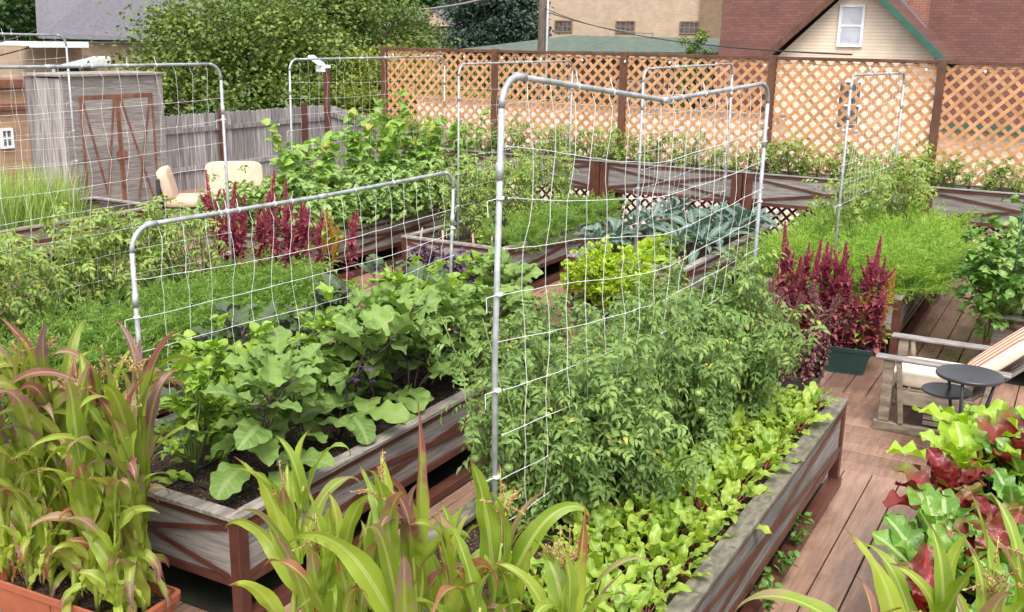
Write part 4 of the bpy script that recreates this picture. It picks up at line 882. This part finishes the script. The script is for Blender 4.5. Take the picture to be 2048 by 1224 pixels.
# ------------------------------------------------------------ furniture
def soft(mb, c, size, Rm=None, e=.35, k=14): mb.ball(c, .5, k, size, e, Rm); return mb
ch_ = empty('wooden_armchair', (-.8, 8.35, 0), 'weathered wooden armchair with pale seat pad and striped back cushion', 'armchair')
for sg in (-1, 1):
    Y = .34 * sg
    mb = MB(); mb.box(-.43, .52, Y - .048, Y + .048, .575, .602); mb.obj('armrest', M['chairg'], ch_, bevel=.008)
    mb = MB(); mb.box(-.37, -.29, Y - .02, Y + .02, .075, .573); mb.obj('leg', M['chairw'], ch_, bevel=.005)
    mb = MB(); mb.bar((-.2, Y, .075), (-.26, Y, .57), .035, .06, (0, 1, 0)); mb.obj('leg', M['chairw'], ch_, bevel=.005)
    mb = MB(); mb.bar((.3, Y, .075), (.4, Y, .57), .035, .08, (0, 1, 0)); mb.obj('leg', M['chairw'], ch_, bevel=.005)
    mb = MB(); mb.box(-.4, .42, Y - .025, Y + .025, .0, .074); mb.obj('runner', M['chairw'], ch_, bevel=.005)
    mb = MB(); mb.box(-.28, .3, sg * .30 - .012, sg * .30 + .012, .22, .33); mb.obj('side_rail', M['chairw'], ch_, bevel=.003)
mb = MB(); mb.box(-.3, -.276, -.288, .288, .18, .33); mb.obj('front_rail', M['chairw'], ch_, bevel=.003)
mb = MB()
for k in range(4): mb.box(-.05 + .0 * k, .2, -.29, .29, .08 + k * .045, .115 + k * .045)
mb.obj('rocker_base', M['chairw'], ch_, bevel=.003)
mb = MB()
for k in range(5): mb.box(-.29 + k * .12, -.19 + k * .12, -.29, .29, .331, .348)
mb.obj('seat_slats', M['chairw'], ch_, bevel=.003)
mb = MB(); soft(mb, (-.03, 0, .405), (.60, .58, .115)); mb.obj('seat_cushion', M['cush'], ch_, True)
aa = math.radians(44); Rb = np.array(Euler((0, -PI / 2 + (PI / 2 - aa), 0)).to_matrix())
mb = MB()
for k in range(5): mb.bar((.27, -.25 + k * .125, .33), (.27 + .72 * math.cos(aa), -.25 + k * .125, .33 + .72 * math.sin(aa)), .085, .02, (1, 0, 0))
for t in (.12, .68): mb.bar((.285 + t * math.cos(aa) + .01, -.3, .32 + t * math.sin(aa)), (.285 + t * math.cos(aa) + .01, .3, .32 + t * math.sin(aa)), .02, .06, (0, 0, 1))
mb.obj('back_slats', M['chairg'], ch_, bevel=.004)
mb = MB(); soft(mb, (0, 0, 0), (.60, .60, .11)); bc_ = mb.obj('back_cushion', M['stripe'], ch_, True); bc_.location = (.40, 0, .63); bc_.rotation_euler = (0, -aa, 0)
tb = empty('round_table', (-.53, 7.6, 0), 'dark round two-tier side table beside the wooden armchair', 'side table')
mb = MB(); V = [(0, 0, 0)]
def disc(r, z0, z1, cx=0, cy=0, k=40):
    mb = MB(); mb.prism([(cx + r * math.cos(t), cy + r * math.sin(t), z0) for t in np.linspace(0, 2 * PI, k + 1)[:-1]], (0, 0, z1 - z0)); return mb
disc(.225, .655, .68).obj('table_top', M['table'], tb, bevel=.006)
disc(.17, .50, .52, -.14, .05).obj('lower_shelf', M['table'], tb, bevel=.005)
for k in range(3):
    mb = MB(); t = k * 2.094 + .4; mb.tube([(.19 * math.cos(t), .19 * math.sin(t), .654), (.12 * math.cos(t), .12 * math.sin(t), .35), (.24 * math.cos(t), .24 * math.sin(t), 0)], .012, 8); mb.obj('leg', M['table'], tb, True)
# cream cushioned lounge chair in front of the shed
lc = empty('lounge_chair', (-11.35, 11.6, 0), 'lounge chair with tan cushions before the picket fence', 'armchair', rz=.75)
mb = MB(); mb.box(-.42, .42, -.35, .4, .28, .34); mb.box(-.42, .42, .34, .4, .3, .85); mb.obj('frame', M['char'], lc, bevel=.01)
for sx in (-1, 1):
    for sy in (-.32, .36): mb = MB(); mb.box(sx * .4 - .03, sx * .4 + .03, sy - .03, sy + .03, 0, .3); mb.obj('leg', M['char'], lc, bevel=.004)
mb = MB(); soft(mb, (0, -.02, .42), (.8, .72, .16)); mb.obj('seat_cushion', M['tanc'], lc, True)
mb = MB(); Rt = np.array(Euler((-.25, 0, 0)).to_matrix()); soft(mb, (0, .27, .72), (.88, .2, .56), Rt); mb.obj('back_cushion', M['tanc'], lc, True)
lc2 = empty('lounge_chair', (-12.0, 11.25, 0), 'second tan cushioned lounge chair, partly hidden, nearer the shed', 'armchair', rz=2.3)
mb = MB(); mb.box(-.38, .38, -.35, .4, .28, .34); mb.box(-.38, .38, .34, .4, .3, .8); mb.obj('frame', M['char'], lc2, bevel=.01)
for sx in (-1, 1):
    for sy in (-.32, .36): mb = MB(); mb.box(sx * .34 - .03, sx * .34 + .03, sy - .03, sy + .03, 0, .3); mb.obj('leg', M['char'], lc2, bevel=.004)
mb = MB(); soft(mb, (0, -.02, .42), (.7, .7, .15)); mb.obj('seat_cushion', M['tanc'], lc2, True)
mb = MB(); soft(mb, (0, .27, .68), (.72, .18, .5), Rt); mb.obj('back_cushion', M['tanc'], lc2, True)
bc = empty('wooden_chair', (-9.55, 9.75, 0), 'brown varnished wooden slatted chair behind the tall red amaranth', 'chair', rz=-.4)
mb = MB()
for k in range(5): mb.box(-.26 + .0 * k, .26, -.22 + k * .09, -.14 + k * .09, .43, .45)
mb.obj('seat', M['bwood'], bc, bevel=.004)
mb = MB()
for k in range(5): mb.box(-.24, .24, .235, .255, .5 + k * .085, .57 + k * .085)
mb.obj('backrest', M['bwood'], bc, bevel=.006)
for sx in (-1, 1):
    mb = MB(); mb.box(sx * .27 - .02, sx * .27 + .02, .23, .27, 0, .95); mb.obj('leg', M['bwood'], bc, bevel=.003)
    mb = MB(); mb.box(sx * .27 - .02, sx * .27 + .02, -.25, -.21, 0, .43); mb.obj('leg', M['bwood'], bc, bevel=.003)

# ------------------------------------------------------------ neighbouring buildings
def window(par, x0, x1, z0, z1, y, pane, fr='white', bars=(0, 1), axis='X', fw=.06):
    def B(mb, a0, a1, d0, d1, b0, b1):
        if axis == 'X': mb.box(a0, a1, y + d0, y + d1, b0, b1)
        else: mb.box(y - d1, y - d0, a0, a1, b0, b1)
    f = MB(); B(f, x0, x0 + fw, -.05, .04, z0, z1); B(f, x1 - fw, x1, -.05, .04, z0, z1); B(f, x0 + fw, x1 - fw, -.05, .04, z0, z0 + fw); B(f, x0 + fw, x1 - fw, -.05, .04, z1 - fw, z1)
    for k in range(bars[1]): zz = z0 + (z1 - z0) * (k + 1) / (bars[1] + 1); B(f, x0 + fw, x1 - fw, -.035, .03, zz - fw * .35, zz + fw * .35)
    for k in range(bars[0]): xx = x0 + (x1 - x0) * (k + 1) / (bars[0] + 1); B(f, xx - fw * .3, xx + fw * .3, -.03, .02, z0 + fw, z1 - fw)
    wo = f.obj('window', M[fr], par); p = MB(); B(p, x0 + fw * .5, x1 - fw * .5, -.018, -.008, z0 + fw * .5, z1 - fw * .5); p.obj('pane', M[pane], wo)
# house with the gabled wing
g = empty('gabled_house', (-7.3, 36, -3.5), 'cream-sided house with brown shingle roof and front gable behind the lattice', 'house'); gz = 3.5
def GB(name, mat, pts, vec, par=g): mb = MB(); mb.prism([(a + 7.3, b - 36, c + 3.5) for a, b, c in pts], vec); return mb.obj(name, M[mat], par)
GB('wing_wall', 'cream', [(-9.8, 36, -3.5), (-4.75, 36, -3.5), (-4.75, 36, 2.55), (-7.28, 36, 4.95), (-9.8, 36, 2.5)], (0, 1.5, 0))
GB('roof', 'broof', [(-12.2, 36.6, .42), (3.5, 36.6, .42), (3.5, 43, 7.2), (-14.0, 43, 7.2)], (0, .1, -.15))
GB('wall', 'cream', [(-12.0, 36.9, -3.5), (3.4, 36.9, -3.5), (3.4, 36.9, .4), (-12.0, 36.9, .4)], (0, .3, 0))
GB('wing_roof', 'broof', [(-7.28, 35.5, 5.06), (-10.15, 35.5, 2.38), (-10.15, 39.0, 2.38), (-7.28, 42.0, 5.06)], (0, 0, .12))
GB('wing_roof', 'broof', [(-7.28, 35.5, 5.06), (-4.35, 35.5, 2.38), (-4.35, 39.0, 2.38), (-7.28, 42.0, 5.06)], (0, 0, .12))
GB('rake_board', 'brown', [(-7.28, 35.42, 4.92), (-7.28, 35.42, 5.2), (-10.2, 35.42, 2.5), (-10.2, 35.42, 2.22)], (0, .07, 0))
GB('rake_board', 'greentrim', [(-7.28, 35.42, 4.92), (-7.28, 35.42, 5.2), (-4.3, 35.42, 2.5), (-4.3, 35.42, 2.22)], (0, .07, 0))
GB('eave_board', 'greentrim', [(-4.6, 36.5, .28), (3.4, 36.5, .28), (3.4, 36.5, .48), (-4.6, 36.5, .48)], (0, .08, 0))
GB('chimney', 'redb', [(-6.55, 38.6, 2.0), (-5.55, 38.6, 2.0), (-5.55, 38.6, 6.5), (-6.55, 38.6, 6.5)], (0, .8, 0))
GB('flashing', 'groof', [(-6.62, 38.3, 4.5), (-6.5, 38.3, 4.6), (-5.3, 38.3, 3.35), (-5.45, 38.3, 3.2)], (0, .3, 0))
window(g, -7.86 + 7.3, -7.04 + 7.3, 2.85 + gz, 4.2 + gz, -.03, 'glassw', fw=.09)
window(g, -7.7 + 7.3, -6.85 + 7.3, .12 + gz, 1.8 + gz, -.03, 'glassd', fw=.09)
# low wall right behind the lattice
b = empty('low_building', (-11.5, 22, -3.5), 'low pale block building directly behind the lattice fence', 'building')
mb = MB(); mb.box(-3.6, 5.6, 0, .3, 0, 4.88); mb.box(-3.6, 5.6, .301, 1.2, 0, 4.7); mb.obj('wall', M['creamw'], b)
mb = MB(); mb.box(-3.7, 5.7, -.05, .4, 4.882, 4.95); mb.obj('coping', M['rimg'], b)
b = empty('low_building', (-4.5, 24, -3.5), 'pale sided annex wall behind the right half of the lattice', 'building')
mb = MB(); mb.box(-1.2, 9, 0, .3, 0, 2.6); mb.obj('wall', M['cream'], b); mb = MB(); mb.box(-1.3, 9.1, -.1, .4, 2.602, 2.72); mb.obj('coping', M['rimg'], b)
# green roofed shed and dark wall
b = empty('green_roofed_building', (-18, 42, -3.5), 'low dark building with dull green roof behind the lattice', 'building')
mb = MB(); mb.prism([(-8.5, -.4, 5.78), (6.2, -.4, 5.95), (3.5, 7, 6.5), (-6.0, 7, 6.55)], (0, 0, .1)); mb.obj('roof', M['grroof'], b)
mb = MB(); mb.box(-8, 6, 0, .3, 0, 5.7); mb.obj('wall', M['dkwall'], b)
for k in range(4): window(b, -6.5 + k * 3.1, -5.2 + k * 3.1, 3.2, 4.8, -.03, 'glassd', 'rimg', (1, 1))
# large tan brick building
b = empty('brick_building', (-25, 60, -3.5), 'large tan brick building with small barred windows far behind', 'building')
mb = MB(); mb.box(-7.4, 3.98, 0, 8, 0, 12); mb.obj('wall', M['tanb'], b)
mb = MB(); mb.box(3.982, 5.3, -.3, 4, 0, 12); mb.obj('pilaster', M['pilb'], b)
mb = MB(); mb.box(5.302, 6.15, -.1, 4, 0, 12); mb.obj('green_wall_strip', M['greentrim'], b)
mb = MB(); mb.box(6.152, 9, .1, 4, 0, 12); mb.obj('side_wall', M['tanb'], b)
for (a, c) in ((-5.65, -4.4), (-1.46, -.17), (2.67, 3.9)): window(b, a, c, 6.87, 7.62, -.02, 'glassd', 'pilb', (3, 1), fw=.08)
# small house with the chimney
b = empty('small_house', (-40.5, 60, -3.5), 'small grey-roofed house with chimney left of the spruce', 'house')
mb = MB(); mb.prism([(-3, -.5, 7.15), (3.2, -.5, 7.15), (2.6, 3, 8.1), (-2.6, 3, 8.1)], (0, .1, .12)); mb.obj('roof', M['groof'], b)
mb = MB(); mb.box(-2.8, 3, 0, 3, 0, 7.1); mb.obj('wall', M['tanb'], b)
mb = MB(); mb.box(-.7, .15, 1.2, 2, 7.2, 8.35); mb.obj('chimney', M['redb'], b)
mb = MB(); mb.prism([(.4, -1.4, 7.15), (3.1, -1.4, 7.15), (1.75, -1.4, 8.15)], (0, 2, 0)); mb.obj('gable', M['tanb'], b)
mb = MB(); mb.prism([(.2, -1.5, 7.1), (.3, -1.5, 7.02), (1.75, -1.5, 8.15), (1.75, -1.5, 8.3)], (0, 2.2, 0)); mb.prism([(3.3, -1.5, 7.1), (3.2, -1.5, 7.02), (1.75, -1.5, 8.15), (1.75, -1.5, 8.3)], (0, 2.2, 0)); mb.obj('gable_roof', M['groof'], b)
b = empty('white_outbuilding', (-36.5, 55, -3.5), 'low white flat-roofed outbuilding below the small house', 'building')
mb = MB(); mb.box(-4, 2.4, 0, 4, 0, 6.05); mb.obj('wall', M['white'], b); mb = MB(); mb.box(-4.2, 2.6, -.3, 4.2, 6.052, 6.25); mb.obj('roof', M['groof'], b)
window(b, -2.3, -.9, 4.6, 5.6, -.02, 'glassd', 'white', (1, 0))
# left house
b = empty('brick_house', (-32, 27, -3.5), 'brick house with grey shingle roof and white eave behind the shed', 'house')
mb = MB(); mb.prism([(.3, -3.4, 6.15), (.3, 7, 6.05), (-4.5, 7, 10.8), (-4.5, -.6, 10.8), (-2, -1.6, 7.9)], (-.1, 0, .15)); mb.obj('roof', M['groof'], b)
mb = MB(); mb.box(-5, 0, -1.5, 6.5, 0, 6.0); mb.obj('wall', M['tanby'], b)
mb = MB(); mb.box(.0, .4, -3.6, -1.5, 5.85, 6.05); mb.box(-3, -.001, -3.6, -1.6, 5.9, 6.02); mb.obj('white_eave', M['white'], b)
mb = MB(); mb.prism([(.1, -2.6, 5.25), (.1, -1.1, 5.55), (.1, -1.1, 5.2)], (.9, 0, 0)); mb.obj('awning', M['white'], b)
window(b, -2.8, -1.55, 4.2, 5.2, .05, 'glassd', 'white', (1, 0), 'Y')
b = empty('brick_garage', (-24, 16, -3.5), 'orange brick building at the far left edge behind the trellis', 'building')
mb = MB(); mb.box(-5, 0, -4, 1.4, 0, 5.0); mb.obj('wall', M['orangeb'], b)
mb = MB(); mb.box(-5.1, .15, -4.1, 1.5, 5.001, 5.2); mb.box(0.001, .1, -4, 1.4, 4.45, 4.6); mb.obj('roof', M['rust'], b)
window(b, .45, .8, 3.5, 4.0, .03, 'glassd', 'white', (1, 1), 'Y')

# ------------------------------------------------------------ pole and wires
up = empty('utility_pole', (-17.9, 34, -3.5), 'weathered wooden utility pole with a metal conduit behind the lattice', 'utility pole')
mb = MB(); mb.tube([(0, 0, 0), (.05, 0, 11)], [.17, .14], 12); mb.obj('pole', M['bark'], up, True)
mb = MB(); mb.tube([(.24, -.05, 0), (.27, -.05, 11)], .05, 8); mb.obj('conduit', M['pipe'], up, True)
for k, (a, c, r, sag, l) in enumerate((((-38, 50, 4.55), (-17.9, 34, 4.9), .06, .5, 'thick grey cable sagging left of the utility pole'), ((-17.8, 34, 4.0), (-3, 14.7, 2.78), .012, .3, 'thin wire dropping from the pole to the fence top'), ((-17.8, 34, 3.9), (-24, 60, 3.4), .03, .2, 'cable from the pole to the brick building'), ((-38, 29, 3.2), (-24, 14, 2.2), .025, .2, 'dark cable at left above the brick garage'), ((-38, 30, 2.9), (-24, 14, 1.9), .025, .2, 'lower dark cable at left above the brick garage'))):
    t = np.linspace(0, 1, 24)[:, None]; P = np.array(a) * (1 - t) + np.array(c) * t - UP * sag * 4 * t * (1 - t); mb = MB(); mb.tube(P, r, 5); tag(mb.obj('cable', M['rimg'] if k in (0, 2) else M['black'], None, True), l, 'cable')

# ------------------------------------------------------------ trees
def tree(label, x, y, h, r, cz, rz, mat, nclump, per, ls, tr=.25, z0=-3.5, seed=0, kind='tree', name='tree', cone=False):
    rs.seed(seed); o = empty(name, (x, y, z0), label, 'tree'); r = np.array(r)
    mb = MB(); mb.tube([(0, 0, 0), (.05 * h, .02 * h, h * .4), (0, 0, h * .75)], [tr, tr * .7, tr * .3], 10)
    c0 = np.array([0, 0, cz]); C = []; 
    while len(C) < nclump:
        p = rs.uniform(-1, 1, 3); q = np.linalg.norm(p)
        if q > 1 or q < .35: continue
        if cone: p[:2] *= (1 - p[2]) * .5 + .05
        C.append(c0 + p * np.array([r[0], r[1], rz]))
    C = np.array(C)
    for i in range(0, min(nclump, 40)):
        s = np.array([0, 0, max(h * .2, C[i][2] * .6)]); mb.tube([s, (s + C[i]) / 2 + [0, 0, .1 * rz], C[i]], [tr * .35, tr * .2, tr * .06], 5)
    mb.obj('trunk', M['bark'], o, True)
    lf = MB(); sz = rs.uniform(.6, 1.3, nclump) * np.mean(r) * .14
    P = np.repeat(C, per, 0) + rs.randn(nclump * per, 3) * np.repeat(sz, per)[:, None] * [1, 1, .6]; N = len(P)
    rn = np.clip(np.repeat(rs.rand(nclump) ** 1.4 * .9, per) + rs.rand(N) * .3 - .08, 0, 1)
    D = rs.randn(N, 3); D[:, 2] = D[:, 2] * .5 - (.25 if not cone else 0)
    leaves(lf, P, D, UP + rs.randn(N, 3) * .6, rs.uniform(.6, 1.2, N) * ls, ls * .36, [.15, 1, .1], .6, 1 if cone else 2, .1, rnd=rn)
    lf.obj('crown', M[mat], o); return o
tree('large spreading maple behind the picket fence', -25, 26.5, 8, (3.6, 4.4), 4.0, 3.6, 'maple', 230, 270, .16, .35, seed=1)
tree('tall bright maple right of the large one, reaching the lattice', -24.5, 31.5, 9, (3.2, 3.6), 4.6, 3.8, 'maple', 200, 270, .16, .3, seed=2)
tree('dark low-hanging tree between the shed and the maple', -22, 21.8, 5, (1.6, 1.7), 3.0, 1.5, 'darkt', 110, 100, .13, .2, seed=3)
tree('dark tree at the upper left corner beyond the brick house', -46, 30, 12, (4, 6), 6, 5, 'darkt', 260, 90, .3, .4, seed=4)
tree('dark tree filling the gap behind the brick house', -46, 42, 12, (5, 6), 6, 5, 'darkt', 260, 90, .3, .4, seed=5)
tree('blue-green spruce between the small house and the brick building', -29.3, 50, 13, (2.6, 2.6), 6.0, 5.5, 'spruce', 420, 90, .22, .3, seed=6, name='spruce_tree', cone=False)
tree('olive green tree just left of the lattice fence', -20.5, 28, 6.5, (1.8, 2.2), 3.9, 2.2, 'olive', 160, 110, .14, .2, seed=7)
tree('yellow-green tree showing through the left lattice panel', -18.6, 30, 5.5, (2.2, 2.0), 2.8, 2.0, 'olive', 160, 110, .14, .2, seed=8)
tree('dark tree behind the left lattice panels', -23, 38, 6, (4.2, 2.5), 3.2, 2.2, 'darkt', 240, 100, .2, .25, seed=9)
tree('green tree beyond the small house', -47, 72, 13, (7, 6), 7.5, 5, 'darkt', 260, 90, .35, .4, seed=10)
tree('green tree beyond the spruce', -37, 74, 13, (6, 5), 7.5, 5, 'maple', 260, 90, .35, .4, seed=11)
tree('creeper-covered tree at the roof edge of the gabled house', -14.2, 40, 7, (.7, .8), 5.2, 2.2, 'maple', 50, 90, .12, .12, seed=12)
rs.seed(50); mb = MB()
C = np.stack([rs.uniform(-130, 40, 700), rs.uniform(95, 120, 700), rs.uniform(-3, 13, 700)], 1); P = np.repeat(C, 45, 0) + rs.randn(700 * 45, 3) * 1.6; N = len(P)
leaves(mb, P, rs.randn(N, 3), UP + rs.randn(N, 3) * .6, .9, .32, [.2, 1, .1], .5, 1, .1, rnd=np.clip(np.repeat(rs.rand(700) * .8, 45) + rs.rand(N) * .2, 0, 1))
tag(mb.obj('far_woods', M['darkt']), 'far-off mass of trees beyond all the houses', 'woods', kind='stuff')
